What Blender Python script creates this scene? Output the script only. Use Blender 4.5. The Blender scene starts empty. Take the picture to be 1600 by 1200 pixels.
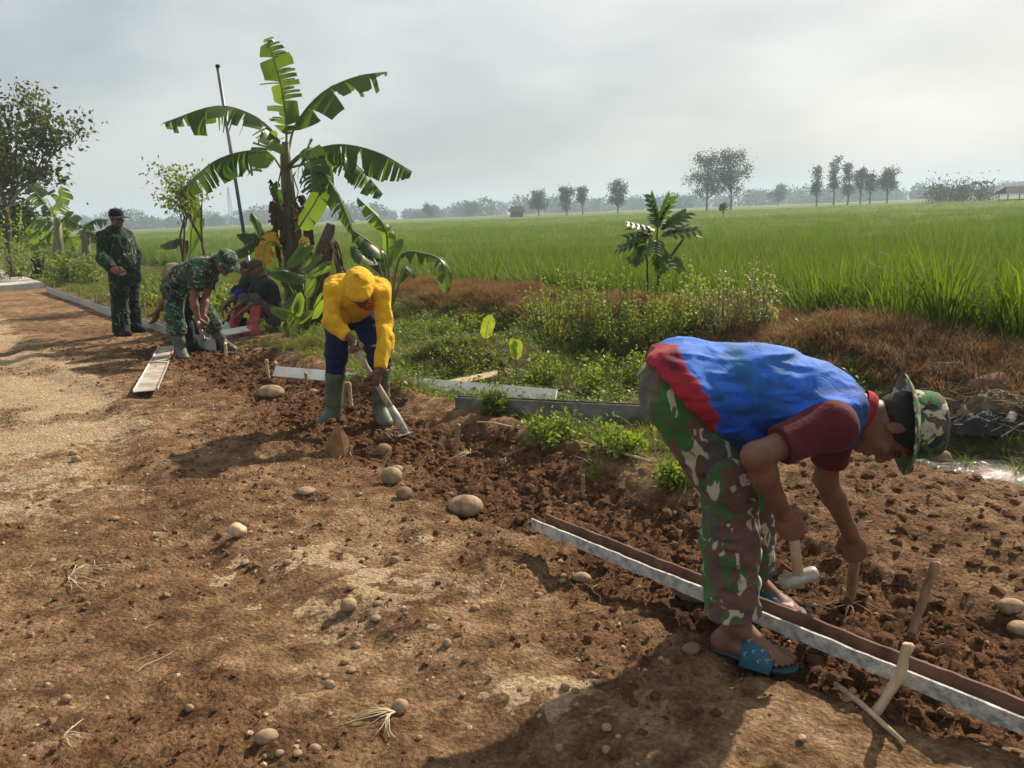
import bpy, bmesh, math, random
import numpy as np
from mathutils import Vector, Matrix, Euler

R = math.radians
random.seed(7)
RNG = np.random.default_rng(7)
scene = bpy.context.scene
COL = scene.collection

# ------------------------------------------------------------------ camera
CAM_H, PITCH, ROLL, FPX = 1.45, R(12.0), R(2.2), 1256.0
cam_data = bpy.data.cameras.new('camera')
cam = bpy.data.objects.new('camera', cam_data)
COL.objects.link(cam)
_f = Vector((0, math.cos(PITCH), -math.sin(PITCH)))
_r0, _u0 = Vector((1, 0, 0)), Vector((0, math.sin(PITCH), math.cos(PITCH)))
_r = _r0 * math.cos(ROLL) - _u0 * math.sin(ROLL)
_u = _r0 * math.sin(ROLL) + _u0 * math.cos(ROLL)
_m = Matrix((_r, _u, -_f)).transposed().to_4x4()
_m.translation = Vector((0, 0, CAM_H))
cam.matrix_world = _m
cam_data.sensor_width = 36.0
cam_data.lens = FPX / 1600.0 * 36.0
cam_data.clip_start = 0.05
cam_data.clip_end = 6000
scene.camera = cam
scene.render.resolution_x, scene.render.resolution_y = 1024, 768

# ------------------------------------------------------------------ light
SUN_EL = R(38.0)
SUN_DIR = Vector((0.68, 0.74, 0)).normalized() * math.cos(SUN_EL) + Vector((0, 0, math.sin(SUN_EL)))  # towards the sun
sun_data = bpy.data.lights.new('sun', 'SUN')
sun_data.energy = 5.0
sun_data.angle = R(0.9)
sun_data.color = (1.0, 0.87, 0.68)
sun = bpy.data.objects.new('sun', sun_data)
COL.objects.link(sun)
sun.location = (8, 8, 12)
sun.rotation_euler = SUN_DIR.to_track_quat('Z', 'Y').to_euler()

world = bpy.data.worlds.new('World')
scene.world = world
world.use_nodes = True
wn, wl = world.node_tree.nodes, world.node_tree.links
wn.clear()
w_out = wn.new('ShaderNodeOutputWorld')
w_bg = wn.new('ShaderNodeBackground')
w_sky = wn.new('ShaderNodeTexSky')
w_sky.sky_type = 'NISHITA'
w_sky.sun_disc = False
w_sky.sun_elevation = SUN_EL
w_sky.sun_rotation = math.atan2(SUN_DIR.x, SUN_DIR.y)
w_sky.dust_density = 4.0
w_sky.air_density = 1.0
w_sc = wn.new('ShaderNodeMix'); w_sc.data_type = 'RGBA'; w_sc.blend_type = 'MULTIPLY'
w_sc.inputs[0].default_value = 1.0
w_sc.inputs[7].default_value = (0.10, 0.10, 0.10, 1)
wl.new(w_sky.outputs[0], w_sc.inputs[6])
# veil of thin cloud over the sky
w_tc = wn.new('ShaderNodeTexCoord')
w_map = wn.new('ShaderNodeMapping'); w_map.inputs['Scale'].default_value = (1.0, 1.0, 2.6)
w_nz = wn.new('ShaderNodeTexNoise'); w_nz.inputs['Scale'].default_value = 2.7
w_nz.inputs['Detail'].default_value = 6.0; w_nz.inputs['Roughness'].default_value = 0.5
w_rp = wn.new('ShaderNodeValToRGB')
w_rp.color_ramp.elements[0].position = 0.37; w_rp.color_ramp.elements[0].color = (0.285, 0.312, 0.318, 1)
w_rp.color_ramp.elements[1].position = 0.60; w_rp.color_ramp.elements[1].color = (0.455, 0.470, 0.452, 1)
wl.new(w_tc.outputs['Generated'], w_map.inputs[0]); wl.new(w_map.outputs[0], w_nz.inputs['Vector'])
wl.new(w_nz.outputs['Fac'], w_rp.inputs[0])
w_mx = wn.new('ShaderNodeMix'); w_mx.data_type = 'RGBA'; w_mx.inputs[0].default_value = 0.80
wl.new(w_sc.outputs[2], w_mx.inputs[6]); wl.new(w_rp.outputs[0], w_mx.inputs[7])
wl.new(w_mx.outputs[2], w_bg.inputs[0])
w_bg.inputs[1].default_value = 1.0
wl.new(w_bg.outputs[0], w_out.inputs[0])

vs = scene.view_settings
vs.view_transform = 'Standard'; vs.look = 'None'; vs.exposure = 0.70; vs.gamma = 1.0
vs.use_curve_mapping = False
scene.cycles.max_bounces = 6
scene.cycles.transparent_max_bounces = 8
scene.cycles.volume_bounces = 0
scene.cycles.use_denoising = True

# ------------------------------------------------------------------ pixel (1600 x 1200) to place
def ray(px, py):
    return (_f + _r * ((px - 800) / FPX) - _u * ((py - 600) / FPX))
def at(px, py, z=0.0):
    d = ray(px, py); t = (z - CAM_H) / d.z
    return Vector((0, 0, CAM_H)) + d * t
def aty(px, py, Y):
    d = ray(px, py)
    return Vector((0, 0, CAM_H)) + d * (Y / d.y)

# ------------------------------------------------------------------ numpy noise
def _hash(ix, iy, iz=0, seed=0):
    n = (ix.astype(np.int64) * 374761393 + iy.astype(np.int64) * 668265263 + np.int64(seed) * 974711 + (iz if np.isscalar(iz) else iz.astype(np.int64)) * 2147483647)
    n = (n ^ (n >> 13)) * 1274126177
    n = n ^ (n >> 16)
    return (n & 0xFFFFFF).astype(np.float64) / float(0xFFFFFF)
def vnoise(x, y, seed=0):
    x = np.asarray(x, float); y = np.asarray(y, float)
    ix, iy = np.floor(x), np.floor(y); fx, fy = x - ix, y - iy
    fx = fx * fx * (3 - 2 * fx); fy = fy * fy * (3 - 2 * fy)
    a = _hash(ix, iy, 0, seed); b = _hash(ix + 1, iy, 0, seed); c = _hash(ix, iy + 1, 0, seed); d = _hash(ix + 1, iy + 1, 0, seed)
    return (a + (b - a) * fx) * (1 - fy) + (c + (d - c) * fx) * fy
def fbm(x, y, oct=4, seed=0, gain=0.5):
    s = 0; a = 1; t = 0
    for o in range(oct):
        s = s + a * vnoise(np.asarray(x) * 2 ** o + 17.3 * o, np.asarray(y) * 2 ** o - 9.1 * o, seed + o); t += a; a *= gain
    return s / t
def vnoise3(p, seed=0):
    i = np.floor(p); f = p - i; f = f * f * (3 - 2 * f)
    r = 0
    for dx in (0, 1):
        for dy in (0, 1):
            for dz in (0, 1):
                w = (f[..., 0] if dx else 1 - f[..., 0]) * (f[..., 1] if dy else 1 - f[..., 1]) * (f[..., 2] if dz else 1 - f[..., 2])
                r = r + w * _hash(i[..., 0] + dx, i[..., 1] + dy, i[..., 2] + dz, seed)
    return r
def sstep(a, b, x):
    t = np.clip((np.asarray(x, float) - a) / (b - a), 0, 1); return t * t * (3 - 2 * t)

# ------------------------------------------------------------------ meshes and objects
def mesh_np(name, verts, faces, mat=None, smooth=False):
    """verts (n,3); faces: list of lists or an (m,k) array."""
    me = bpy.data.meshes.new(name)
    verts = np.asarray(verts, dtype=np.float32)
    if isinstance(faces, np.ndarray):
        m, k = faces.shape
        me.vertices.add(len(verts)); me.vertices.foreach_set('co', verts.ravel())
        me.loops.add(m * k); me.loops.foreach_set('vertex_index', faces.astype(np.int32).ravel())
        me.polygons.add(m)
        me.polygons.foreach_set('loop_start', np.arange(0, m * k, k, dtype=np.int32))
        me.polygons.foreach_set('loop_total', np.full(m, k, dtype=np.int32))
        me.update(calc_edges=True)
    else:
        me.from_pydata(verts.tolist(), [], faces); me.update()
    if smooth:
        me.polygons.foreach_set('use_smooth', np.ones(len(me.polygons), dtype=bool))
    if mat is not None: me.materials.append(mat)
    return me
def link(name, me, parent=None, loc=None):
    o = bpy.data.objects.new(name, me); COL.objects.link(o)
    if parent is not None: o.parent = parent
    if loc is not None: o.location = loc
    return o
def tag(o, label=None, cat=None, group=None, kind=None):
    if label: o['label'] = label
    if cat: o['category'] = cat
    if group: o['group'] = group
    if kind: o['kind'] = kind
    return o
def thing(name, loc, label, cat, group=None):
    o = bpy.data.objects.new(name, None); COL.objects.link(o)
    o.location = loc; o.empty_display_size = 0.1
    return tag(o, label, cat, group)
def part(name, V, F, mat, parent, smooth=False):
    """V in world coordinates; stored local to the thing's base."""
    base = np.array(parent.location if parent.parent is None else parent.parent.location)
    o = link(name, mesh_np(name, np.asarray(V, float) - base, F, mat, smooth), parent)
    return o
def single(name, V, F, mat, label, cat, group=None, smooth=False, loc=None):
    V = np.asarray(V, float)
    b = np.array(loc) if loc is not None else np.array([(V[:, 0].min() + V[:, 0].max()) / 2, (V[:, 1].min() + V[:, 1].max()) / 2, V[:, 2].min()])
    o = link(name, mesh_np(name, V - b, F, mat, smooth)); o.location = b
    return tag(o, label, cat, group)

class MB:
    """collects vertices and polygons"""
    def __init__(self): self.v = []; self.f = []
    def add(self, V, F):
        n = len(self.v); self.v.extend([tuple(p) for p in V]); self.f.extend([[i + n for i in q] for q in F]); return self
    def tube(self, pts, rad, n=8, cap=True, jitter=0.0, seed=0):
        pts = [Vector(p) for p in pts]; rr = rad if hasattr(rad, '__len__') else [rad] * len(pts)
        rnd = random.Random(seed); rings = []; prev = None
        for i, p in enumerate(pts):
            t = (pts[min(i + 1, len(pts) - 1)] - pts[max(i - 1, 0)]).normalized()
            if prev is None:
                a = Vector((0, 0, 1)) if abs(t.z) < 0.9 else Vector((1, 0, 0)); x = t.cross(a).normalized()
            else: x = (prev - t * prev.dot(t)).normalized()
            prev = x; y = t.cross(x)
            rings.append([p + (x * math.cos(2 * math.pi * k / n) + y * math.sin(2 * math.pi * k / n)) * rr[i] * (1 + jitter * (rnd.random() - 0.5)) for k in range(n)])
        V = [q for r in rings for q in r]
        F = [[i * n + k, i * n + (k + 1) % n, (i + 1) * n + (k + 1) % n, (i + 1) * n + k] for i in range(len(pts) - 1) for k in range(n)]
        if cap: F += [list(range(n))[::-1], [(len(pts) - 1) * n + k for k in range(n)]]
        return self.add(V, F)
    def box(self, c, ax, ay, az):
        """centre and three half-axis vectors"""
        c, ax, ay, az = map(Vector, (c, ax, ay, az))
        V = [c + ax * i + ay * j + az * k for i in (-1, 1) for j in (-1, 1) for k in (-1, 1)]
        F = [[0, 1, 3, 2], [4, 6, 7, 5], [0, 4, 5, 1], [2, 3, 7, 6], [0, 2, 6, 4], [1, 5, 7, 3]]
        return self.add(V, F)
    def part(self, name, mat, parent, smooth=False): return part(name, np.array(self.v), self.f, mat, parent, smooth)
    def single(self, name, mat, label, cat, group=None, smooth=False, loc=None): return single(name, np.array(self.v), self.f, mat, label, cat, group, smooth, loc)

# ------------------------------------------------------------------ materials
def new_mat(name):
    m = bpy.data.materials.new(name); m.use_nodes = True
    nt = m.node_tree; nt.nodes.clear()
    out = nt.nodes.new('ShaderNodeOutputMaterial')
    return m, nt, out
class NT:
    """small helpers on a node tree"""
    def __init__(self, nt): self.nt = nt; self.n = nt.nodes; self.l = nt.links
    def new(self, t, **kw):
        nd = self.n.new(t)
        for k, v in kw.items(): setattr(nd, k, v)
        return nd
    def sock(self, nd, key, val):
        s = nd.inputs[key]
        if hasattr(val, 'is_linked') or isinstance(val, bpy.types.NodeSocket): self.l.new(val, s)
        else: s.default_value = val
    def coord(self, kind='Object', scale=None, rot=None):
        tc = self.new('ShaderNodeTexCoord'); o = tc.outputs[kind]
        if scale is not None:
            mp = self.new('ShaderNodeMapping'); self.l.new(o, mp.inputs[0])
            mp.inputs['Scale'].default_value = scale if hasattr(scale, '__len__') else (scale,) * 3
            if rot: mp.inputs['Rotation'].default_value = rot
            o = mp.outputs[0]
        return o
    def noise(self, vec, scale, detail=4, rough=0.55, dist=0.0):
        nd = self.new('ShaderNodeTexNoise'); self.l.new(vec, nd.inputs['Vector'])
        nd.inputs['Scale'].default_value = scale; nd.inputs['Detail'].default_value = detail
        nd.inputs['Roughness'].default_value = rough; nd.inputs['Distortion'].default_value = dist
        return nd.outputs['Fac']
    def ramp(self, fac, stops, mode='LINEAR'):
        nd = self.new('ShaderNodeValToRGB'); cr = nd.color_ramp; cr.interpolation = mode
        while len(cr.elements) < len(stops): cr.elements.new(0.5)
        for e, (p, c) in zip(cr.elements, stops):
            e.position = p; e.color = c if len(c) == 4 else (*c, 1)
        self.l.new(fac, nd.inputs[0]); return nd.outputs[0]
    def mix(self, fac, a, b, mode='MIX'):
        nd = self.new('ShaderNodeMix', data_type='RGBA', blend_type=mode)
        for k, v in ((0, fac), (6, a), (7, b)):
            if isinstance(v, bpy.types.NodeSocket): self.l.new(v, nd.inputs[k])
            elif k and len(v) == 3: nd.inputs[k].default_value = (*v, 1)
            else: nd.inputs[k].default_value = v
        return nd.outputs[2]
    def math(self, op, a, b=0.0, clamp=False):
        nd = self.new('ShaderNodeMath', operation=op); nd.use_clamp = clamp
        for k, v in ((0, a), (1, b)):
            if isinstance(v, bpy.types.NodeSocket): self.l.new(v, nd.inputs[k])
            else: nd.inputs[k].default_value = v
        return nd.outputs[0]
    def bump(self, h, strength=0.5, dist=0.01):
        nd = self.new('ShaderNodeBump'); self.l.new(h, nd.inputs['Height'])
        nd.inputs['Strength'].default_value = strength; nd.inputs['Distance'].default_value = dist
        return nd.outputs[0]
    def attr(self, name):
        nd = self.new('ShaderNodeAttribute', attribute_name=name); return nd
    def bsdf(self, color, rough=0.8, normal=None, metallic=0.0, spec=0.3, sheen=0.0):
        b = self.new('ShaderNodeBsdfPrincipled')
        for k, v in (('Base Color', color), ('Roughness', rough), ('Metallic', metallic), ('Specular IOR Level', spec)):
            if isinstance(v, bpy.types.NodeSocket): self.l.new(v, b.inputs[k])
            elif k == 'Base Color' and len(v) == 3: b.inputs[k].default_value = (*v, 1)
            else: b.inputs[k].default_value = v
        if normal is not None: self.l.new(normal, b.inputs['Normal'])
        if sheen: b.inputs['Sheen Weight'].default_value = sheen
        return b
def mat_simple(name, c1, c2, scale=20, rough=0.8, bump=0.3, bdist=0.004, metallic=0.0, spec=0.3, coord='Object', stretch=None, lo=0.35, hi=0.65, fine=None):
    m, nt, out = new_mat(name); t = NT(nt)
    co = t.coord(coord, stretch)
    n = t.noise(co, scale, 6, 0.6)
    col = t.ramp(n, [(lo, c1), (hi, c2)])
    n2 = t.noise(co, fine or scale * 4, 4, 0.6)
    b = t.bsdf(col, rough, t.bump(n2, bump, bdist), metallic, spec)
    nt.links.new(b.outputs[0], out.inputs[0]); return m
def mat_leaf(name, c1, c2, trans=0.45, tcol=None, rough=0.5, spec=0.35, scale=3.0, rand=True, lo=0.3, hi=0.7, tmul=1.5):
    """leaf: a lit upper face and light coming through"""
    m, nt, out = new_mat(name); t = NT(nt)
    co = t.coord('Object')
    f = t.noise(co, scale, 3, 0.5)
    if rand:
        oi = t.new('ShaderNodeObjectInfo'); geo = t.new('ShaderNodeNewGeometry')
        f = t.math('ADD', t.math('MULTIPLY', f, 0.6), t.math('MULTIPLY', t.math('ADD', t.math('MULTIPLY', geo.outputs['Random Per Island'], 0.5), t.math('MULTIPLY', oi.outputs['Random'], 0.5)), 0.4))
    col = t.ramp(f, [(lo, c1), (hi, c2)])
    b = t.bsdf(col, rough, None, 0, spec)
    tr = t.new('ShaderNodeBsdfTranslucent')
    tc = t.mix(1.0, col, tcol or (tmul * 1.05, tmul, tmul * 0.45), 'MULTIPLY'); nt.links.new(tc, tr.inputs[0])
    mx = t.new('ShaderNodeMixShader'); mx.inputs[0].default_value = trans
    nt.links.new(b.outputs[0], mx.inputs[1]); nt.links.new(tr.outputs[0], mx.inputs[2])
    nt.links.new(mx.outputs[0], out.inputs[0]); return m

# ------------------------------------------------------------------ scatter of what nobody could count (stuff)
def scatter(name, pts, scl, rotz, protos, mat_ix=None, tilt=None):
    """one object: a cloud of points carrying small plants or clods through geometry nodes"""
    n = len(pts); me = bpy.data.meshes.new(name)
    me.vertices.add(n); me.vertices.foreach_set('co', np.asarray(pts, np.float32).ravel())
    rot = np.zeros((n, 3), np.float32); rot[:, 2] = rotz
    if tilt is not None: rot[:, :2] = tilt
    a = me.attributes.new('rot', 'FLOAT_VECTOR', 'POINT'); a.data.foreach_set('vector', rot.ravel())
    a = me.attributes.new('scl', 'FLOAT', 'POINT'); a.data.foreach_set('value', np.asarray(scl, np.float32))
    a = me.attributes.new('pick', 'INT', 'POINT'); a.data.foreach_set('value', RNG.integers(0, len(protos), n).astype(np.int32))
    o = link(name, me)
    c = bpy.data.collections.new(name + '_forms')
    for k, p in enumerate(protos):
        c.objects.link(bpy.data.objects.new('%s_form_%02d' % (name, k), p))
    g = bpy.data.node_groups.new(name + '_scatter', 'GeometryNodeTree')
    g.interface.new_socket('Geometry', in_out='INPUT', socket_type='NodeSocketGeometry')
    g.interface.new_socket('Geometry', in_out='OUTPUT', socket_type='NodeSocketGeometry')
    gi, go = g.nodes.new('NodeGroupInput'), g.nodes.new('NodeGroupOutput')
    iop = g.nodes.new('GeometryNodeInstanceOnPoints')
    ci = g.nodes.new('GeometryNodeCollectionInfo'); ci.inputs['Collection'].default_value = c
    ci.inputs['Separate Children'].default_value = True; ci.inputs['Reset Children'].default_value = True
    def named(nm, ty):
        q = g.nodes.new('GeometryNodeInputNamedAttribute'); q.data_type = ty; q.inputs['Name'].default_value = nm; return q.outputs['Attribute']
    L = g.links.new
    L(gi.outputs[0], iop.inputs['Points']); L(ci.outputs[0], iop.inputs['Instance'])
    iop.inputs['Pick Instance'].default_value = True
    L(named('pick', 'INT'), iop.inputs['Instance Index'])
    L(named('rot', 'FLOAT_VECTOR'), iop.inputs['Rotation'])
    L(named('scl', 'FLOAT'), iop.inputs['Scale'])
    L(iop.outputs[0], go.inputs[0])
    md = o.modifiers.new('scatter', 'NODES'); md.node_group = g
    tag(o, kind='stuff')
    return o

# ------------------------------------------------------------------ rounded solids: distance field to one continuous surface
class SDF:
    def __init__(self, lo, hi, h):
        self.lo = np.array(lo, float); self.h = h
        self.n = np.ceil((np.array(hi, float) - self.lo) / h).astype(int) + 1
        self.d = np.full(self.n, 0.5)
    def _win(self, lo, hi):
        a = np.clip(np.floor((np.array(lo) - self.lo) / self.h).astype(int), 0, self.n - 1)
        b = np.clip(np.ceil((np.array(hi) - self.lo) / self.h).astype(int) + 1, 1, self.n)
        if np.any(b <= a): return None, None
        ax = [self.lo[i] + self.h * np.arange(a[i], b[i]) for i in range(3)]
        P = np.stack(np.meshgrid(*ax, indexing='ij'), -1)
        return tuple(slice(a[i], b[i]) for i in range(3)), P
    def _put(self, sl, v, k, op='u'):
        d = self.d[sl]
        if op == 'u':
            h = np.clip(k - np.abs(d - v), 0, None) / max(k, 1e-6); self.d[sl] = np.minimum(d, v) - h * h * k * 0.25
        elif op == 's':
            v = -v; h = np.clip(k - np.abs(d - v), 0, None) / max(k, 1e-6); self.d[sl] = np.maximum(d, v) + h * h * k * 0.25
    def cone(self, a, b, ra, rb, k=0.02, flat=None, s=1.0, op='u'):
        """tapered limb from a to b; flat: direction in which the section is thinner by the factor s"""
        a, b = np.array(a, float), np.array(b, float); m = max(ra, rb) + k + 2 * self.h
        sl, P = self._win(np.minimum(a, b) - m, np.maximum(a, b) + m)
        if sl is None: return self
        w = P - a; ax = b - a; L2 = max(ax @ ax, 1e-9)
        if flat is not None:
            n = np.array(flat, float); n = n - ax * (n @ ax) / L2; n /= max(np.linalg.norm(n), 1e-6)
            w = w + (w @ n)[..., None] * n * (1.0 / s - 1.0)
        t = np.clip((w @ ax) / L2, 0, 1)
        q = np.linalg.norm(w - t[..., None] * ax, axis=-1) - (ra + (rb - ra) * t)
        self._put(sl, q * (s if flat is not None else 1.0) if s < 0.6 else q, k, op); return self
    def chain(self, pts, rad, k=0.02, flat=None, s=1.0):
        for i in range(len(pts) - 1): self.cone(pts[i], pts[i + 1], rad[i], rad[i + 1], k, flat, s)
        return self
    def ell(self, c, axes, r, k=0.02, op='u'):
        """ellipsoid: axes = three unit vectors, r = three radii"""
        c = np.array(c, float); A = np.array([np.array(x, float) / np.linalg.norm(x) for x in axes]); r = np.array(r, float)
        m = max(r) + k + 2 * self.h
        sl, P = self._win(c - m, c + m)
        if sl is None: return self
        q = ((P - c) @ A.T) / r; l = np.linalg.norm(q, axis=-1); g = np.linalg.norm(q / r, axis=-1)
        self._put(sl, l * (l - 1.0) / np.maximum(g, 1e-6), k, op); return self
    def cut(self, p, n, where=None, rad=None):
        """keep the side the normal points away from"""
        n = np.array(n, float); n /= np.linalg.norm(n)
        lo, hi = self.lo, self.lo + self.h * (self.n - 1)
        if rad is not None: lo, hi = np.array(p) - rad, np.array(p) + rad
        sl, P = self._win(lo, hi)
        if sl is None: return self
        self.d[sl] = np.maximum(self.d[sl], (P - np.array(p, float)) @ n); return self
    def fold(self, amp, scale, seed=0, stretch=(1, 1, 1), ridged=False):
        """cloth folds, moved along the surface"""
        sl, P = self._win(self.lo, self.lo + self.h * (self.n - 1))
        m = np.abs(self.d) < 0.03
        q = P[m] * np.array(stretch) * scale
        q = q + 0.8 * np.stack([vnoise3(q * 0.6 + 5, seed + 11), vnoise3(q * 0.6 + 9, seed + 12), vnoise3(q * 0.6, seed + 13)], -1)
        v = vnoise3(q, seed)
        if ridged: v = 1 - np.abs(2 * v - 1) * 1.6
        else: v = v - 0.5
        self.d[m] -= amp * v; return self
    def mesh(self):
        d = self.d; s = d < 0
        c = [(i, j, k) for i in (0, 1) for j in (0, 1) for k in (0, 1)]
        nx, ny, nz = d.shape
        cnt = sum(s[i:nx - 1 + i, j:ny - 1 + j, k:nz - 1 + k].astype(np.int8) for i, j, k in c)
        act = (cnt > 0) & (cnt < 8)
        I = np.argwhere(act); idx = np.full(act.shape, -1, np.int64); idx[act] = np.arange(len(I))
        val = {q: d[I[:, 0] + q[0], I[:, 1] + q[1], I[:, 2] + q[2]] for q in c}
        acc = np.zeros((len(I), 3)); num = np.zeros(len(I))
        for q in c:
            for ax in range(3):
                if q[ax]: continue
                p = list(q); p[ax] = 1; p = tuple(p)
                a, b = val[q], val[p]; m = (a < 0) != (b < 0)
                t = np.where(m, a / np.where(np.abs(a - b) < 1e-12, 1, a - b), 0)
                base = np.tile(np.array(q, float), (len(I), 1)); base[:, ax] += t
                acc[m] += base[m]; num[m] += 1
        V = self.lo + self.h * (I + acc / num[:, None])
        F = []
        for ax in range(3):
            o = [x for x in range(3) if x != ax]
            sl0 = [slice(None)] * 3; sl1 = [slice(None)] * 3
            sl0[ax] = slice(0, -1); sl1[ax] = slice(1, None)
            e = s[tuple(sl0)] != s[tuple(sl1)]
            E = np.argwhere(e); ok = (E[:, o[0]] > 0) & (E[:, o[1]] > 0) & (E[:, o[0]] < d.shape[o[0]] - 1) & (E[:, o[1]] < d.shape[o[1]] - 1)
            E = E[ok]
            def g(da, db):
                q = E.copy(); q[:, o[0]] += da; q[:, o[1]] += db; return idx[q[:, 0], q[:, 1], q[:, 2]]
            quad = np.stack([g(-1, -1), g(0, -1), g(0, 0), g(-1, 0)], 1)
            fl = s[E[:, 0], E[:, 1], E[:, 2]]
            if ax == 1: fl = ~fl
            quad = np.where(fl[:, None], quad, quad[:, ::-1])
            F.append(quad)
        F = np.concatenate(F); F = F[(F >= 0).all(1)]
        return V, F
def join(*VF):
    V, F, n = [], [], 0
    for v, f in VF:
        V.append(v); F.append(np.asarray(f) + n); n += len(v)
    return np.concatenate(V), np.concatenate(F)
# ================================================================== GROUND
RO = np.array([0.09, 3.63])
def uv(x, y):
    dx, dy = np.asarray(x, float) - RO[0], np.asarray(y, float) - RO[1]
    return -0.6 * dx + 0.8 * dy, 0.8 * dx + 0.6 * dy
def xy(u, v):
    return RO[0] - 0.6 * u + 0.8 * v, RO[1] + 0.8 * u + 0.6 * v
def band(x, a, b, w): return sstep(a - w, a + w, x) * (1 - sstep(b - w, b + w, x))
def m_dug(x, y):
    u, v = uv(x, y); n = fbm(x * 1.7, y * 1.7, 4, 3) - 0.5
    vv = v + n * 0.7
    a = band(vv, -0.12, 0.80, 0.16) * band(u, -9, 8.0, 0.6)
    b = .40 * band(vv, 0.2, 2.35, 0.2) * (1 - sstep(-0.3, 0.5, u + n))         # bare soil at right
    c = np.exp(-(((u - 2.4) / 1.2) ** 2 + ((v + 0.05) / 0.55) ** 2))     # where the man in yellow digs
    d = 0.65 * np.exp(-(((u - 6.2) / 1.0) ** 2 + ((v - 0.35) / 0.8) ** 2))
    e = 0.6 * sstep(0.54, 0.66, fbm(x * 1.1 + 4, y * 1.1, 4, 21)) * band(v, -3.0, -0.2, 0.3) * (1 - sstep(9, 14, u))
    return np.clip(np.maximum.reduce([a, b, c, d, e]), 0, 1)
def m_grass(x, y):
    u, v = uv(x, y); n = fbm(x * 2.1, y * 2.1, 4, 8) - 0.5
    g = sstep(0.85, 1.15, v + n * 0.7) * sstep(0.0, 0.7, u + n) + sstep(1.6, 2.4, v + n) * sstep(-0.6, 0.4, u + n * 2)
    g = g + sstep(2.7, 3.1, v)
    g = g * (1 - 0.9 * band(u, 6.6, 9.2, .5) * band(v, .4, 1.9, .3))
    return np.clip(g, 0, 1)
def m_bund(x, y):
    u, v = uv(x, y); n = fbm(x * 0.9, y * 0.9, 3, 31) - 0.5
    return band(v + n * 0.5, 3.75, 5.35, 0.45) * (1 - sstep(4.5, 5.1, v + .0 * n) * (1 - sstep(0.2, 2.6, u)))
def m_dry(x, y):
    u, v = uv(x, y)
    n = fbm(x * 1.3, y * 1.3, 5, 14); lane = sstep(-0.55, -1.25, v + (n - .5) * 1.2) * sstep(1.0, 3.6, u + (n - .5) * 3)
    flake = sstep(0.50, 0.545, fbm(x * 3.6 + 9, y * 3.6, 5, 40, 0.65)) * sstep(.36, .44, fbm(x * 11, y * 11, 3, 43)) * sstep(.42, .55, fbm(x * 1.0 + 2, y * 1.0, 2, 45)) * band(v + (n - .5) * .8, -1.25, -0.12, 0.22) * band(u, -1.25, 1.5, .35) * .92
    return np.clip(np.maximum(lane * (.62 + .38 * sstep(0.36, 0.55, n)), flake), 0, 1)
def m_lane(x, y):
    u, v = uv(x, y); n = fbm(x * 1.3, y * 1.3, 5, 14)
    return sstep(-0.55, -1.25, v + (n - .5) * 1.2) * sstep(1.0, 3.6, u + (n - .5) * 3)
def ground_z(x, y):
    x = np.asarray(x, float); y = np.asarray(y, float)
    u, v = uv(x, y)
    near = np.exp(-((x / 16) ** 2 + ((y - 4) / 20) ** 2))
    z = (fbm(x * 0.6, y * 0.6, 3, 1) - 0.5) * 0.12 * near
    # wheel ruts along the road
    z = z - 0.03 * (np.exp(-((v + 1.25 + .15 * np.sin(u)) / 0.16) ** 2) + np.exp(-((v + 2.5 + .12 * np.sin(u * .7)) / 0.2) ** 2)) * near
    z = z + 0.025 * np.exp(-((v + 1.0 + .15 * np.sin(u)) / 0.12) ** 2) * near
    dug = m_dug(x, y)
    z = z - 0.05 * dug * band(v, -0.3, 0.9, .25)
    z = z + 0.09 * np.exp(-((v - 0.92) / 0.2) ** 2) * band(u, -0.4, 6, .5) * near
    # ditch, bund, field level
    z = z - 0.16 * band(v, 2.35, 3.25, 0.25) * (1 - sstep(-0.2, 1.2, u)) - 0.06 * band(v, 2.2, 3.3, .3)
    z = z + .22 * (fbm(x * 1.6, y * 1.6, 3, 91) - .45) * m_bund(x, y)
    z = z + m_bund(x, y) * (0.24 * (1 - sstep(9, 16, u)) * (.35 + .65 * sstep(-.6, 2.6, u)) + 0.02)
    z = z - 0.14 * sstep(5.3, 6.1, v)
    z = z + 0.20 * np.exp(-(((x - 3.05) / 0.95) ** 2 + ((y - 6.55) / 0.55) ** 2))
    z = z + 0.26 * np.exp(-(((x + 0.25) / 0.75) ** 4 + ((y - 7.7) / 0.42) ** 2))            # small mound
    # relief
    rg = fbm(x * 9, y * 9, 4, 51, 0.6) - 0.5
    lump = np.abs(fbm(x * 17, y * 17, 3, 57, 0.6) - 0.5) * 2
    f = fbm(x * 4, y * 4, 3, 61) - 0.5
    g2 = fbm(x * 31, y * 31, 2, 63) - 0.5
    fine = near
    z = z + fine * (dug * (0.11 * rg + 0.065 * (0.3 - lump) + 0.06 * f + .022 * g2) + (1 - dug) * (1 - .55 * m_dry(x, y)) * (0.030 * rg + 0.04 * f + .018 * g2 + .022 * np.clip(lump - .45, 0, 1)))
    # crust flakes stand a little proud
    z = z + 0.008 * m_dry(x, y) * fine
    return z

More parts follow.
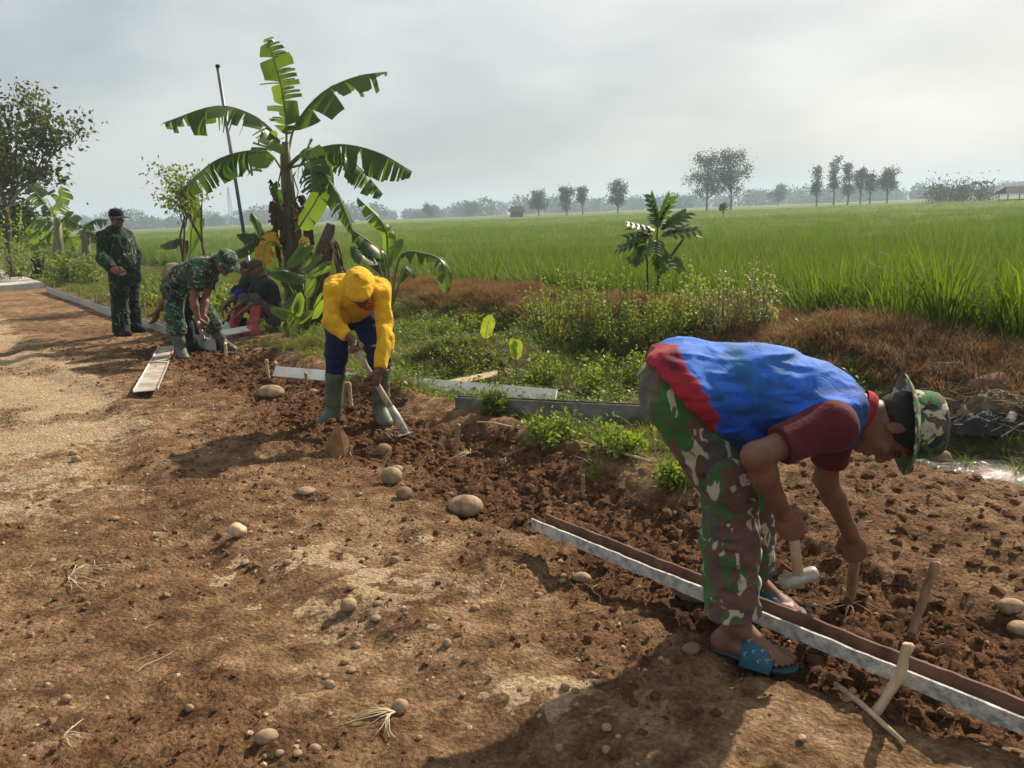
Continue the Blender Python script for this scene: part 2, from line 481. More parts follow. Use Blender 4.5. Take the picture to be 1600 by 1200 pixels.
def axis(segs):
    a = []
    for lo, hi, st in segs: a.append(np.arange(lo, hi, st))
    return np.concatenate(a)
def grow(a, b, s, g):
    out = [a]
    while out[-1] < b: out.append(out[-1] + s); s *= g
    return np.array(out)
gxr = np.concatenate([axis([(-5.2, 3.6, 0.0165)]), grow(3.6, 3000, 0.04, 1.11)])
gxl = -grow(5.2, 3000, 0.04, 1.11)[::-1]
GX = np.concatenate([gxl[:-1], gxr])
GY = np.concatenate([-grow(-1.35, 300, 0.06, 1.25)[::-1][:-1], axis([(1.35, 6.6, 0.0165), (6.6, 9, 0.03), (9, 14, 0.055)]), grow(14, 3500, 0.08, 1.09)])
XX, YY = np.meshgrid(GX, GY, indexing='ij')
ZZ = ground_z(XX, YY)
nx_, ny_ = XX.shape
def gz(x, y):
    i = min(max(int(np.searchsorted(GX, x)) - 1, 0), nx_ - 2); j = min(max(int(np.searchsorted(GY, y)) - 1, 0), ny_ - 2)
    a, c = (x - GX[i]) / (GX[i + 1] - GX[i]), (y - GY[j]) / (GY[j + 1] - GY[j])
    return float((ZZ[i, j] * (1 - a) + ZZ[i + 1, j] * a) * (1 - c) + (ZZ[i, j + 1] * (1 - a) + ZZ[i + 1, j + 1] * a) * c)
def onground(px, py):
    z = 0.0
    for _ in range(25):
        p = at(px, py, z); z = 0.5 * z + 0.5 * gz(p.x, p.y)
    p.z = gz(p.x, p.y); return p
GV = np.stack([XX.ravel(), YY.ravel(), ZZ.ravel()], 1)
ii, jj = np.meshgrid(np.arange(nx_ - 1), np.arange(ny_ - 1), indexing='ij')
q0 = (ii * ny_ + jj).ravel()
GF = np.stack([q0, q0 + ny_, q0 + ny_ + 1, q0 + 1], 1)

m_soil, nt, out = new_mat('soil'); t = NT(nt)
co = t.coord('Object')
n_big = t.noise(co, 0.9, 5, 0.6); n_mid = t.noise(co, 7, 6, 0.65); n_fine = t.noise(co, 60, 6, 0.7)
a_dug, a_dry, a_gr = t.attr('dug').outputs['Fac'], t.attr('dry').outputs['Fac'], t.attr('grass').outputs['Fac']
road = t.ramp(n_mid, [(0.28, (0.080, 0.043, 0.022)), (0.43, (0.22, 0.127, 0.065)), (0.56, (0.36, 0.228, 0.127)), (0.70, (0.50, 0.355, 0.222))])
road = t.mix(t.ramp(n_big, [(.42, (0, 0, 0)), (.60, (.68, .68, .68))]), road, t.ramp(n_mid, [(.3, (.062, .030, .015)), (.7, (.225, .115, .054))]), 'MIX')
pale = t.ramp(n_mid, [(0.3, (0.36, 0.25, 0.15)), (0.7, (0.58, 0.43, 0.275))])
dirt = t.ramp(n_mid, [(0.32, (0.055, 0.026, 0.013)), (0.55, (0.145, 0.067, 0.030)), (0.75, (0.28, 0.148, 0.072))])
dsum = t.math('ADD', t.math('MULTIPLY', a_dry, .62), t.math('MULTIPLY', t.noise(co, 13, 6, .68), .75))
d_sh = t.ramp(dsum, [(.63, (0, 0, 0)), (.70, (1, 1, 1))])
col = t.mix(d_sh, road, pale)
col = t.mix(t.math('MULTIPLY', a_dug, 0.92), col, dirt)
gcol = t.ramp(n_mid, [(0.35, (0.045, 0.040, 0.016)), (0.65, (0.085, 0.085, 0.028))])
col = t.mix(t.math('MULTIPLY', a_gr, 0.85), col, gcol)
speck = t.ramp(t.noise(co, 95, 3, 0.6), [(0.66, (0, 0, 0)), (0.72, (1, 1, 1))])
col = t.mix(t.math('MULTIPLY', t.math('MULTIPLY', speck, 0.5), t.math('SUBTRACT', 1.0, a_gr)), col, (0.50, 0.40, 0.28))
fine_mul = t.ramp(n_fine, [(0.28, (0.34, 0.34, 0.34)), (0.5, (1, 1, 1)), (0.72, (1.6, 1.6, 1.6))])
col = t.mix(1.0, col, fine_mul, 'MULTIPLY')
vor = t.new('ShaderNodeTexVoronoi'); vor.inputs['Scale'].default_value = 55; nt.links.new(co, vor.inputs['Vector'])
hsum = t.math('ADD', t.math('MULTIPLY', n_fine, 0.6), t.math('MULTIPLY', t.noise(co, 22, 5, 0.65), 1.0)); hsum = t.math('SUBTRACT', hsum, t.math('MULTIPLY', vor.outputs[0], .45))
b = t.bsdf(col, 0.95, t.bump(t.math('ADD', hsum, t.math('MULTIPLY', t.noise(co, 190, 4, .7), .35)), 1.0, 0.045), 0, 0.12)
nt.links.new(b.outputs[0], out.inputs[0])
gme = mesh_np('ground', GV, GF, m_soil, True)
for nm, fn in (('dug', m_dug), ('dry', m_dry), ('grass', m_grass)):
    a = gme.attributes.new(nm, 'FLOAT', 'POINT')
    val = fn(XX, YY)
    if nm == 'grass': val = np.maximum(val, sstep(-7.5, -9, uv(XX, YY)[1]))
    a.data.foreach_set('value', val.ravel().astype(np.float32))
ground = tag(link('ground', gme), kind='structure')

# loose clods of soil and small gravel lying on it
def lump_mesh(name, seed, mat, sub=2, amp=0.35, sq=0.75, smooth=False):
    bm = bmesh.new(); bmesh.ops.create_icosphere(bm, subdivisions=sub, radius=1.0)
    P = np.array([v.co for v in bm.verts]); n = vnoise3(P * 1.3 + seed * 7.7, seed) - 0.5; n2 = vnoise3(P * 3.1 + seed, seed + 3) - 0.5
    for v, a, c in zip(bm.verts, n, n2):
        v.co *= 1 + amp * 2 * a + amp * 0.9 * c; v.co.z *= sq
    me = bpy.data.meshes.new(name); bm.to_mesh(me); bm.free(); me.materials.append(mat)
    if smooth: me.polygons.foreach_set('use_smooth', np.ones(len(me.polygons), dtype=bool))
    return me
m_clod = mat_simple('clod_soil', (0.060, 0.029, 0.015), (0.17, 0.083, 0.040), 3, 0.95, 0.6, 0.01, spec=0.1)
m_clod_l = mat_simple('dry_clod', (0.17, 0.095, 0.05), (0.34, 0.21, 0.12), 3, 0.95, 0.5, 0.01, spec=0.1)
m_stone = mat_simple('river_stone', (0.17, 0.11, 0.062), (0.40, 0.30, 0.20), 14, 0.88, 0.5, 0.005, spec=0.15)
m_gravel = mat_simple('gravel', (0.20, 0.13, 0.08), (0.50, 0.39, 0.27), 1.2, 0.85, 0.2, 0.003, spec=0.2)
def rnd_ground(n, u0, u1, v0, v1, mask, thr=0.5, seed=0):
    r = np.random.default_rng(seed); u = r.uniform(u0, u1, n); v = r.uniform(v0, v1, n); x, y = xy(u, v)
    k = (mask(x, y) > r.uniform(0.1, 1.0, n) * thr * 2) & (y > 1.3); x, y = x[k], y[k]
    return np.stack([x, y, ground_z(x, y)], 1), r
P_, r_ = rnd_ground(95000, -5, 9, -2.8, 2.6, m_dug, 0.5, 5)
S_ = 0.0032 + (0.009 + 0.021 * sstep(-.25, 0.05, uv(P_[:, 0], P_[:, 1])[1])) * r_.random(len(P_)) ** 5
scatter('soil_clods', P_, S_, r_.uniform(0, 6.28, len(P_)), [lump_mesh('clod', k, m_clod, 2, 0.62, .7) for k in range(7)], tilt=r_.uniform(-.6, .6, (len(P_), 2)))
P_, r_ = rnd_ground(30000, -4, 14, -6, 0.9, lambda x, y: 0.35 - .3 * m_lane(x, y), 0.5, 6)
S_ = 0.003 + 0.012 * r_.random(len(P_)) ** 4.5
scatter('gravel', P_, S_, r_.uniform(0, 6.28, len(P_)), [lump_mesh('gravel_bit', 20 + k, m_gravel, 1, 0.3) for k in range(4)], tilt=r_.uniform(-.5, .5, (len(P_), 2)))
P_, r_ = rnd_ground(45000, -4, 10, -5, 0.6, lambda x, y: (.12 + .8 * sstep(.47, .58, fbm(x * 1.4, y * 1.4, 4, 77))) * (1 - .9 * m_lane(x, y)), 0.5, 9)
S_ = 0.0035 + 0.016 * r_.random(len(P_)) ** 5
scatter('dry_soil_crumbs', P_, S_, r_.uniform(0, 6.28, len(P_)), [lump_mesh('crumb', 30 + k, m_clod_l if k % 2 else m_clod, 1, 0.55) for k in range(4)], tilt=r_.uniform(-.5, .5, (len(P_), 2)))

# water in the ditch
m_water, nt, out = new_mat('ditch_water'); t = NT(nt); co = t.coord('Object')
b = t.bsdf((0.035, 0.03, 0.02), 0.06, t.bump(t.noise(co, 30, 3, 0.6), 1.0, 0.010), 0, 0.6)
nt.links.new(b.outputs[0], out.inputs[0])
x0, y0 = xy(-4.0, 2.8)
wv = []; wf = []
us = np.linspace(-7, 1.0, 30)
for u in us:
    for v in (1.9, 3.6): wv.append((*xy(u, v), -0.172))
wf = [[2 * k, 2 * k + 1, 2 * k + 3, 2 * k + 2] for k in range(len(us) - 1)]
tag(link('ditch_water', mesh_np('ditch_water', wv, wf, m_water, True)), kind='structure')
# ================================================================== FIELD, GRASS, FAR TREES
def blade_tuft(name, mat, n, hgt, spread, width, seed, arch=0.35, seg=3):
    r = np.random.default_rng(seed); V = []; F = []
    for k in range(n):
        a = r.uniform(0, 6.28); d = np.array([math.cos(a), math.sin(a), 0]); s = np.array([-d[1], d[0], 0])
        b = d * r.uniform(0, spread * 0.3); h = hgt * r.uniform(0.65, 1.1); o = spread * r.uniform(0.3, 1.0); w = width * r.uniform(.7, 1.2)
        tw = r.uniform(-.8, .8); s = s * math.cos(tw) + d * math.sin(tw)
        base = len(V)
        for i in range(seg + 1):
            q = i / seg; droop = arch * r.uniform(.3, 1.0) * q ** 3 * h
            c = b + d * o * q ** 1.6 + np.array([0, 0, h * q - droop]); ww = w * (1 - q) ** 0.6 if i < seg else 0.0006
            V += [c - s * ww, c + s * ww]
        F += [[base + 2 * i, base + 2 * i + 1, base + 2 * i + 3, base + 2 * i + 2] for i in range(seg)]
    return mesh_np(name, V, np.array(F), mat)
m_rice = mat_leaf('rice_leaf', (0.036, 0.078, 0.007), (0.140, 0.205, 0.018), 0.42, scale=1.2, rough=0.55, spec=0.25)
m_canopy, nt, out = new_mat('rice_canopy'); t = NT(nt); co = t.coord('Object')
nz = t.noise(co, 2.2, 6, 0.7); nz2 = t.noise(co, 0.06, 3, .5)
col = t.ramp(nz, [(0.3, (0.044, 0.082, 0.008)), (0.7, (0.145, 0.205, 0.019))])
col = t.mix(t.math('MULTIPLY', nz2, 0.5), col, (0.13, 0.15, 0.02))
b = t.bsdf(col, 0.9, t.bump(nz, 1.0, 0.25), 0, 0.1); nt.links.new(b.outputs[0], out.inputs[0])

rr = np.random.default_rng(11)
def field_pts(y0, y1, n, gap):
    y = np.sqrt(rr.uniform(y0 ** 2, y1 ** 2, n)); x = rr.uniform(-1, 1, n) * (0.72 * y + 4)
    u, v = uv(x, y); k = v > 5.75 - 1.05 * (1 - sstep(0.2, 3, u)) + (fbm(x * 1.5, y * 1.5, 2, 4) - .5) * .5
    return x[k], y[k]
fx, fy = [], []
for (a, bb, n) in ((5, 14, 7000), (14, 30, 12500), (30, 60, 21000), (60, 130, 24000)):
    x, y = field_pts(a, bb, n, 0); fx.append(x); fy.append(y)
fx = np.concatenate(fx); fy = np.concatenate(fy)
sc_ = rr.uniform(0.85, 1.12, len(fx)) * (0.93 + 0.16 * fbm(fx * .25, fy * .25, 3, 9)) * np.where(fy > 30, 1.03, 1.0) * np.where(fy > 60, 1.03, 1) * np.where((uv(fx, fy)[1] < 7.6) & (fy < 18), 1.14, 1)
P_ = np.stack([fx, fy, np.where(fy < 18, ground_z(fx, fy) - .03, -0.16)], 1)
rice = scatter('rice_plants', P_, sc_, rr.uniform(0, 6.28, len(fx)), [blade_tuft('rice_tuft', m_rice, 34, 0.86, 0.36, 0.0085, 40 + k, 0.35) for k in range(5)], tilt=rr.normal(0, .06, (len(fx), 2)))
# beyond about 35 m the crop closes to one green surface
cy = grow(24, 420, 0.8, 1.06); cv = []; 
for y in cy:
    for q in np.linspace(-1, 1, 61):
        x = q * (1.0 * y + 10); cv.append((x, y))
cv = np.array(cv); uu, vv = uv(cv[:, 0], cv[:, 1])
cz = 0.40 + 0.10 * sstep(24, 60, cv[:, 1]) + 0.12 * (fbm(cv[:, 0] * .8, cv[:, 1] * .8, 3, 3) - .5)
cz = np.where(vv < 6.4, -0.3, cz)
nc = 61; cf = np.array([[i * nc + j, i * nc + j + 1, (i + 1) * nc + j + 1, (i + 1) * nc + j] for i in range(len(cy) - 1) for j in range(nc - 1)])
keep = (vv[cf] > 6.4).all(1)
tag(link('rice_canopy', mesh_np('rice_canopy', np.column_stack([cv, cz]), cf[keep], m_canopy, True)), kind='stuff')

# dry brown grass on the bund
m_dryg = mat_leaf('dry_grass', (0.105, 0.060, 0.029), (0.29, 0.187, 0.092), 0.32, tcol=(1.3, 1.0, 0.6), scale=2, spec=0.1, rough=0.8)
m_grassl = mat_leaf('green_grass', (0.065, 0.098, 0.016), (0.20, 0.25, 0.045), 0.45, scale=2, spec=0.2)
m_straw = mat_simple('straw', (0.34, 0.25, 0.14), (0.60, 0.50, 0.33), 8, 0.85, 0.1)
def pts_where(n, u0, u1, v0, v1, prob, seed):
    r = np.random.default_rng(seed); u = r.uniform(u0, u1, n); v = r.uniform(v0, v1, n); x, y = xy(u, v)
    k = (r.random(n) < prob(x, y, u, v)) & (y > 1.2); x, y = x[k], y[k]
    return np.stack([x, y, ground_z(x, y) - 0.01], 1), r
def dryprob(x, y, u, v):
    pat = sstep(.38, .52, fbm(x * .8 + 3, y * .8, 3, 15))
    right = 1 - sstep(3.4, 4.6, u)
    left = band(u, 5.6, 11.0, .5)
    return np.clip(m_bund(x, y) * ((0.95 * right + .8 * left) * (0.25 + 0.75 * pat) + .12), 0, 1)
P_, r_ = pts_where(15000, -3.5, 12, 3.1, 6.0, dryprob, 21)
scatter('dry_grass', P_, r_.uniform(.6, 1.25, len(P_)), r_.uniform(0, 6.28, len(P_)), [blade_tuft('dry_tuft', m_dryg, 30, 0.27, 0.20, 0.0028, 60 + k, 0.85) for k in range(5)])
def grassprob(x, y, u, v):
    return np.clip(m_grass(x, y) * (0.25 + 0.75 * sstep(.35, .6, fbm(x * 1.3, y * 1.3, 3, 25))) * (1 - .45 * m_bund(x, y) * (1 - sstep(3.4, 4.6, u))), 0, 1)
P_, r_ = pts_where(42000, -2, 26, 0.6, 6.2, grassprob, 22)
scatter('low_grass', P_, r_.uniform(.5, 1.3, len(P_)), r_.uniform(0, 6.28, len(P_)), [blade_tuft('grass_tuft', m_grassl if k < 4 else m_dryg, 18, 0.13, 0.12, 0.0030, 70 + k, 0.6) for k in range(5)])
# creeping green weeds: little plants of round leaves
m_weed = mat_leaf('weed_leaf', (0.062, 0.105, 0.018), (0.21, 0.275, 0.048), 0.44, scale=2, spec=0.3)
def leafy(name, mat, n, rad, hgt, leaf, seed, flat=0.6):
    r = np.random.default_rng(seed); V = []; F = []
    for k in range(n):
        a = r.uniform(0, 6.28); q = math.sqrt(r.random()); c = np.array([math.cos(a) * q * rad, math.sin(a) * q * rad, hgt * r.uniform(.15, 1) * (1 - .5 * q)])
        d = np.array([math.cos(a + r.normal(0, .7)), math.sin(a + r.normal(0, .7)), r.normal(0.1, flat)]); d /= np.linalg.norm(d)
        s = np.cross(d, [0, 0, 1]); s /= np.linalg.norm(s) + 1e-6; L = leaf * r.uniform(.6, 1.3); up = np.cross(s, d)
        b = len(V); V += [c, c + d * L * .45 - s * L * .34 + up * L * .10, c + d * L, c + d * L * .45 + s * L * .34 + up * L * .10, c + d * L * .5]
        F += [[b, b + 1, b + 4], [b + 1, b + 2, b + 4], [b + 2, b + 3, b + 4], [b + 3, b, b + 4]]
    return mesh_np(name, V, np.array(F), mat)
def weedprob(x, y, u, v):
    return np.clip(m_grass(x, y) * sstep(.50, .66, fbm(x * 1.3 + 7, y * 1.3, 3, 28)) * (1 - .92 * m_bund(x, y) * (1 - sstep(3.4, 4.6, u))) * (0.35 + .65 * (1 - sstep(7, 12, u))), 0, 1)
P_, r_ = pts_where(7000, -0.6, 20, 0.75, 6.0, weedprob, 23)
scatter('creeping_weeds', P_, r_.uniform(.5, 1.25, len(P_)), r_.uniform(0, 6.28, len(P_)), [leafy('weed', m_weed, 60, .15, .15, .034, 80 + k) for k in range(5)])
# straw and root bits on the road
P_, r_ = rnd_ground(700, -3, 9, -4.5, .4, lambda x, y: 0.2 + sstep(.5, .65, fbm(x, y, 3, 66)), 0.5, 33); P_[:, 2] += .006
def straw_bit(seed):
    r = random.Random(seed); m = MB(); p = Vector((-.05, 0, 0)); pts = []
    for i in range(5): pts.append(p.copy()); p += Vector((.025, r.uniform(-.012, .012), r.uniform(-.004, .006)))
    m.tube(pts, [.0009, .0012, .0012, .001, .0006], 4); return mesh_np('straw_bit', m.v, m.f, m_straw)
scatter('straw_bits', P_, r_.uniform(.4, 1.5, len(P_)), r_.uniform(0, 6.28, len(P_)), [straw_bit(k) for k in range(5)])

# ------------------------------------------------------------------ trees
m_bark = mat_simple('bark', (0.045, 0.032, 0.022), (0.12, 0.09, 0.065), 14, 0.9, 0.6, 0.01, spec=0.1, stretch=(1, 1, .3))
m_tree = mat_leaf('tree_leaf', (0.022, 0.040, 0.010), (0.075, 0.105, 0.022), 0.3, scale=.8, spec=0.25)
m_tree_br = mat_leaf('olive_leaf', (0.030, 0.045, 0.012), (0.095, 0.115, 0.030), 0.35, scale=.6, spec=0.2)
def leaf_cloud(C, size, r, aspect=0.55, down=0.25):
    """one small folded leaf at each point"""
    n = len(C); d = r.normal(0, 1, (n, 3)); d[:, 2] -= down; d /= np.linalg.norm(d, axis=1)[:, None]
    s = np.cross(d, r.normal(0, 1, (n, 3))); s /= np.linalg.norm(s, axis=1)[:, None] + 1e-9
    L = (size * r.uniform(.6, 1.3, n))[:, None]
    V = np.stack([C, C + d * L * .5 - s * L * aspect * .5, C + d * L, C + d * L * .5 + s * L * aspect * .5], 1).reshape(-1, 3)
    return V, np.arange(4 * n).reshape(-1, 4)
def branches(m, p, d, L, rad, depth, r, tips, bend=.5, nb=(2, 4), ratio=.68, seg=4):
    pts = [p.copy()]; q = p.copy(); dd = d.copy()
    for i in range(seg):
        dd = (dd + Vector((r.gauss(0, .12), r.gauss(0, .12), r.gauss(0.02, .08)))).normalized(); q = q + dd * (L / seg); pts.append(q.copy())
    m.tube(pts, list(np.linspace(rad, rad * .62, len(pts))), 6 if depth > 1 else 5, cap=False)
    if depth == 0:
        tips.append((q, dd, L)); tips.append((pts[-2], dd, L)); return
    for k in range(r.randint(*nb)):
        a = r.uniform(0, 6.28); ax = Vector((math.cos(a), math.sin(a), r.uniform(-.15, .5)))
        branches(m, pts[r.randint(seg - 2, seg)], (dd * (1 - bend) + ax * bend).normalized(), L * ratio * r.uniform(.8, 1.15), rad * .58, depth - 1, r, tips, bend, nb, ratio, seg)
def make_tree(name, base, H, trunk_h, rad, label, seed, leafmat, leaf=.12, per=30, cl=.35, depth=3, lean=(0, 0), group=None, bend=.5, nb=(2, 4), ratio=.68, cat='tree', stems=1):
    r = random.Random(seed); rn = np.random.default_rng(seed)
    root = thing(name, base, label, cat, group); m = MB(); tips = []
    for s_ in range(stems):
        o = Vector((r.uniform(-.15, .15), r.uniform(-.15, .15), 0)) * (stems > 1)
        d = Vector((lean[0] + (r.uniform(-.35, .35) if stems > 1 else 0), lean[1] + (r.uniform(-.2, .2) if stems > 1 else 0), 1)).normalized()
        branches(m, Vector(base) + o - Vector((0, 0, .05)), d, trunk_h, rad, depth, r, tips, bend, nb, ratio)
    V = np.array(m.v); top = max(t_[0].z for t_ in tips) - base[2]; k = H / max(top, .1)
    bs = np.array(base); sc3 = np.array([k, k, k])
    V = bs + (V - bs) * sc3; part('trunk', V, m.f, m_bark, root, True)
    C = []
    for p, d, L in tips:
        c = bs + (np.array(p) - bs) * k; n = rn.poisson(per)
        C.append(c + rn.normal(0, 1, (n, 3)) * cl * np.array([1, 1, .7]))
    V, F = leaf_cloud(np.concatenate(C), leaf, rn)
    part('crown', V, F, leafmat, root); return root

def far(px, Y, z=-.1):
    p = aty(px, 330, Y); return (p.x, Y, z)
def px_h(px, py, Y): return aty(px, py, Y).z
m_far = mat_leaf('far_tree_leaf', (0.028, 0.050, 0.014), (0.075, 0.105, 0.028), 0.25, scale=.3, spec=0.1)
FT = [ # px, top y, distance, trunk share, spread, label
 (842, 292, 190, .35, 1.6, 'small bushy tree beside the dark hut across the rice field'),
 (886, 293, 190, .30, 1.4, 'low round tree across the field between hut tree and slim forked tree'),
 (910, 292, 180, .50, .8, 'slim forked tree across the field, left of the two-lobed tree'),
 (965, 282, 170, .40, 1.3, 'dark leaning two-lobed tree across the field above the lobed-leaf sapling'),
 (1104, 242, 150, .34, 2.7, 'left tree of the big airy pair beyond the rice field'),
 (1142, 236, 150, .34, 3.1, 'right and taller tree of the big airy pair beyond the rice field'),
 (1275, 259, 165, .35, .8, 'first narrow columnar tree from the left in the row at right'),
 (1302, 233, 165, .35, 1.0, 'tallest narrow columnar tree in the row beyond the field'),
 (1323, 254, 165, .35, .95, 'narrow columnar tree just right of the tallest in the row'),
 (1343, 262, 170, .5, .9, 'thin tree with high crown, fourth in the row beyond the field'),
 (1358, 270, 170, .5, .8, 'small thin tree, fifth in the row beyond the field'),
 (1385, 264, 165, .5, 1.5, 'flat-topped spreading tree at the right end of the row'),
 (1215, 290, 260, .3, 2.2, 'pale hazy round tree between the big pair and the columnar row'),
 (737, 316, 330, .3, 2.5, 'hazy grey tree on the skyline behind the banana leaves'),
 (670, 320, 300, .4, 1.6, 'hazy slim tree on the skyline right of the banana plant'),
]
for k, (px, ty, Y, ts, sp, lab) in enumerate(FT):
    b_ = far(px, Y); H = px_h(px, ty, Y) + .1; r = np.random.default_rng(100 + k); rp = random.Random(k)
    root = thing('field_tree', b_, lab, 'tree', 'trees standing beyond the rice field'); m = MB()
    m.tube([Vector(b_), Vector(b_) + Vector((r.normal(0, .15), 0, H * .45)), Vector(b_) + Vector((r.normal(0, .3), 0, H * .85))], [.17, .13, .04], 6)
    C = []; nl = 16 if sp < 1.1 else 26
    for j in range(nl):
        q = r.uniform(ts, .97); wdt = sp * (1 - .55 * abs(q - (ts + 1) / 2) * 2) * (1 if sp > 1 else .8)
        a = r.uniform(0, 6.28); e = np.array([math.cos(a), math.sin(a), 0]) * wdt * r.uniform(.2, 1.3)
        c = np.array(b_) + e + np.array([0, 0, H * q])
        m.tube([Vector(b_) + Vector((0, 0, H * max(.25, q - .25))), Vector(c)], [.06, .02], 4, cap=False)
        C.append(c + r.normal(0, 1, (int(60 + 30 * sp), 3)) * np.array([.42, .42, .36]) * (.75 + .3 * sp))
    m.part('trunk', m_bark, root)
    V, F = leaf_cloud(np.concatenate(C), .33, r, .7); part('crown', V, F, m_far, root)

# the far wood: one mass along the skyline
r = np.random.default_rng(5); V = []; F = []; n0 = 0
wv, wf = [], []
for k in range(420):
    Y = r.uniform(380, 620); px = r.uniform(-350, 1950); b_ = far(px, Y)
    H = r.uniform(5.5, 9.5) * (1.2 if px < 330 else 1.0) * (.75 + .6 * vnoise(np.array([px * .012]), np.array([0.]), 3)[0]); W = H * r.uniform(.5, .9)
    n = 260; C = r.normal(0, 1, (n, 3)); C /= np.linalg.norm(C, axis=1)[:, None]; C *= r.uniform(.6, 1, (n, 1))
    C = np.array(b_) + np.array([0, 0, H * .5]) + C * np.array([W, W, H * .5])
    V, F = leaf_cloud(C, 1.3, r, .8); wv.append(V); wf.append(F + n0); n0 += len(V)
    # trunk mass below the crowns
    C = np.array(b_) + r.uniform(-1, 1, (30, 3)) * np.array([W, W, H * .3]) + np.array([0, 0, H * .25])
    V, F = leaf_cloud(C, 2.2, r, .9); wv.append(V); wf.append(F + n0); n0 += len(V)
tag(link('far_wood', mesh_np('far_wood', np.concatenate(wv), np.concatenate(wf), m_far)), kind='stuff')

# low thicket with a palm at the far right
m_thick = m_far
root = thing('thicket', far(1490, 140), 'low dense thicket on the horizon at right, a palm rising from it', 'thicket'); r = np.random.default_rng(8)
C = []
for k in range(34):
    px = r.uniform(1448, 1545); b_ = np.array(far(px, r.uniform(134, 146))); hh = px_h(px, 282 + r.uniform(-6, 12), 140)
    C.append(b_ + np.array([0, 0, hh * .5]) + r.normal(0, 1, (150, 3)) * np.array([.8, .8, hh * .24]))
V, F = leaf_cloud(np.concatenate(C), .32, r, .7); part('foliage', V, F, m_thick, root)
b_ = far(1530, 139); top = px_h(1530, 275, 139); root = thing('palm_tree', b_, 'small palm rising above the thicket at far right', 'palm tree'); m = MB()
m.tube([Vector(b_), Vector((b_[0], b_[1], top * .8))], [.16, .12], 6); m.part('trunk', m_bark, root)
for k in range(11):
    a = k * .571; m = MB(); c = Vector((b_[0], b_[1], top * .8)); d = Vector((math.cos(a), math.sin(a), 0)); s = Vector((-d.y, d.x, 0)); V = []; F = []
    for i in range(7):
        q = i / 6; p = c + d * 2.0 * q + Vector((0, 0, .9 * q - 1.5 * q * q)); w = .32 * math.sin(math.pi * (.08 + .9 * q)); V += [p - s * w - Vector((0, 0, w * .6)), p, p + s * w - Vector((0, 0, w * .6))]
    F = [[3 * i + j, 3 * i + j + 1, 3 * i + j + 4, 3 * i + j + 3] for i in range(6) for j in (0, 1)]
    part('frond', V, F, m_thick, root)
# small dark shrub standing in the rice
b_ = far(1130, 62, -.1); root = thing('field_shrub', b_, 'small dark round shrub standing alone in the rice field', 'shrub'); hh = px_h(1130, 318, 62); m = MB()
m.tube([Vector(b_), Vector((b_[0], b_[1], hh - .1))], [.04, .03], 6); m.part('stem', m_bark, root)
V, F = leaf_cloud(np.array([b_[0], b_[1], hh - .22]) + r.normal(0, 1, (300, 3)) * np.array([.16, .16, .14]), .14, r, .7); part('crown', V, F, m_tree, root)

# haze: the air between here and the skyline
m_haze, nt, out = new_mat('haze')
pv = nt.nodes.new('ShaderNodeVolumePrincipled')
pv.inputs['Color'].default_value = (0.66, 0.83, 1.0, 1); pv.inputs['Density'].default_value = 0.0011; pv.inputs['Anisotropy'].default_value = 0.15
nt.links.new(pv.outputs[0], out.inputs['Volume'])
m = MB(); m.box((0, 660, 12.5), (1100, 0, 0), (0, 720, 0), (0, 0, 15))
hz = link('haze', mesh_np('haze', m.v, m.f, m_haze)); tag(hz, kind='stuff')
# ================================================================== NEAR PLANTS
def catmull(P, n):
    P = [np.array(p, float) for p in P]; P = [2 * P[0] - P[1]] + P + [2 * P[-1] - P[-2]]; out = []
    m = len(P) - 3
    for k in range(n):
        q = k / (n - 1) * m; i = min(int(q), m - 1); t_ = q - i; a, b, c, d = P[i:i + 4]
        out.append(.5 * (2 * b + (c - a) * t_ + (2 * a - 5 * b + 4 * c - d) * t_ ** 2 + (3 * b - a - 3 * c + d) * t_ ** 3))
    return np.array(out)
m_ban = mat_leaf('banana_leaf', (0.026, 0.062, 0.012), (0.080, 0.125, 0.018), 0.46, scale=2.5, spec=.4, rough=.42, tmul=2.2)
m_ban_y = mat_leaf('young_banana_leaf', (0.060, 0.115, 0.015), (0.13, 0.20, 0.025), 0.5, scale=1.5, spec=.4, rough=.45, tmul=1.9, rand=False)
m_ban_dead = mat_leaf('dead_banana_leaf', (0.055, 0.034, 0.020), (0.15, 0.095, 0.050), 0.2, tcol=(1.2, 1, .7), scale=6, spec=.1, rough=.85)
m_ban_with = mat_leaf('withered_yellow_leaf', (0.42, 0.22, 0.015), (0.62, 0.38, 0.03), 0.4, tcol=(1.2, 1, .6), scale=6, spec=.2)
m_seedl = mat_leaf('pale_seedling_leaf', (0.22, 0.30, 0.04), (0.34, 0.42, 0.07), 0.5, scale=4, spec=.3, tmul=1.3, rand=False)
m_rib = mat_simple('midrib', (0.10, 0.14, 0.04), (0.18, 0.22, 0.07), 8, .5, .1)
m_pstem = mat_simple('banana_stem', (0.07, 0.055, 0.03), (0.17, 0.17, 0.07), 5, .6, .4, .006, stretch=(4, 4, .5))
m_dstem = mat_simple('dead_banana_stem', (0.045, 0.032, 0.022), (0.14, 0.10, 0.07), 7, .9, .7, .01, stretch=(6, 6, .4))
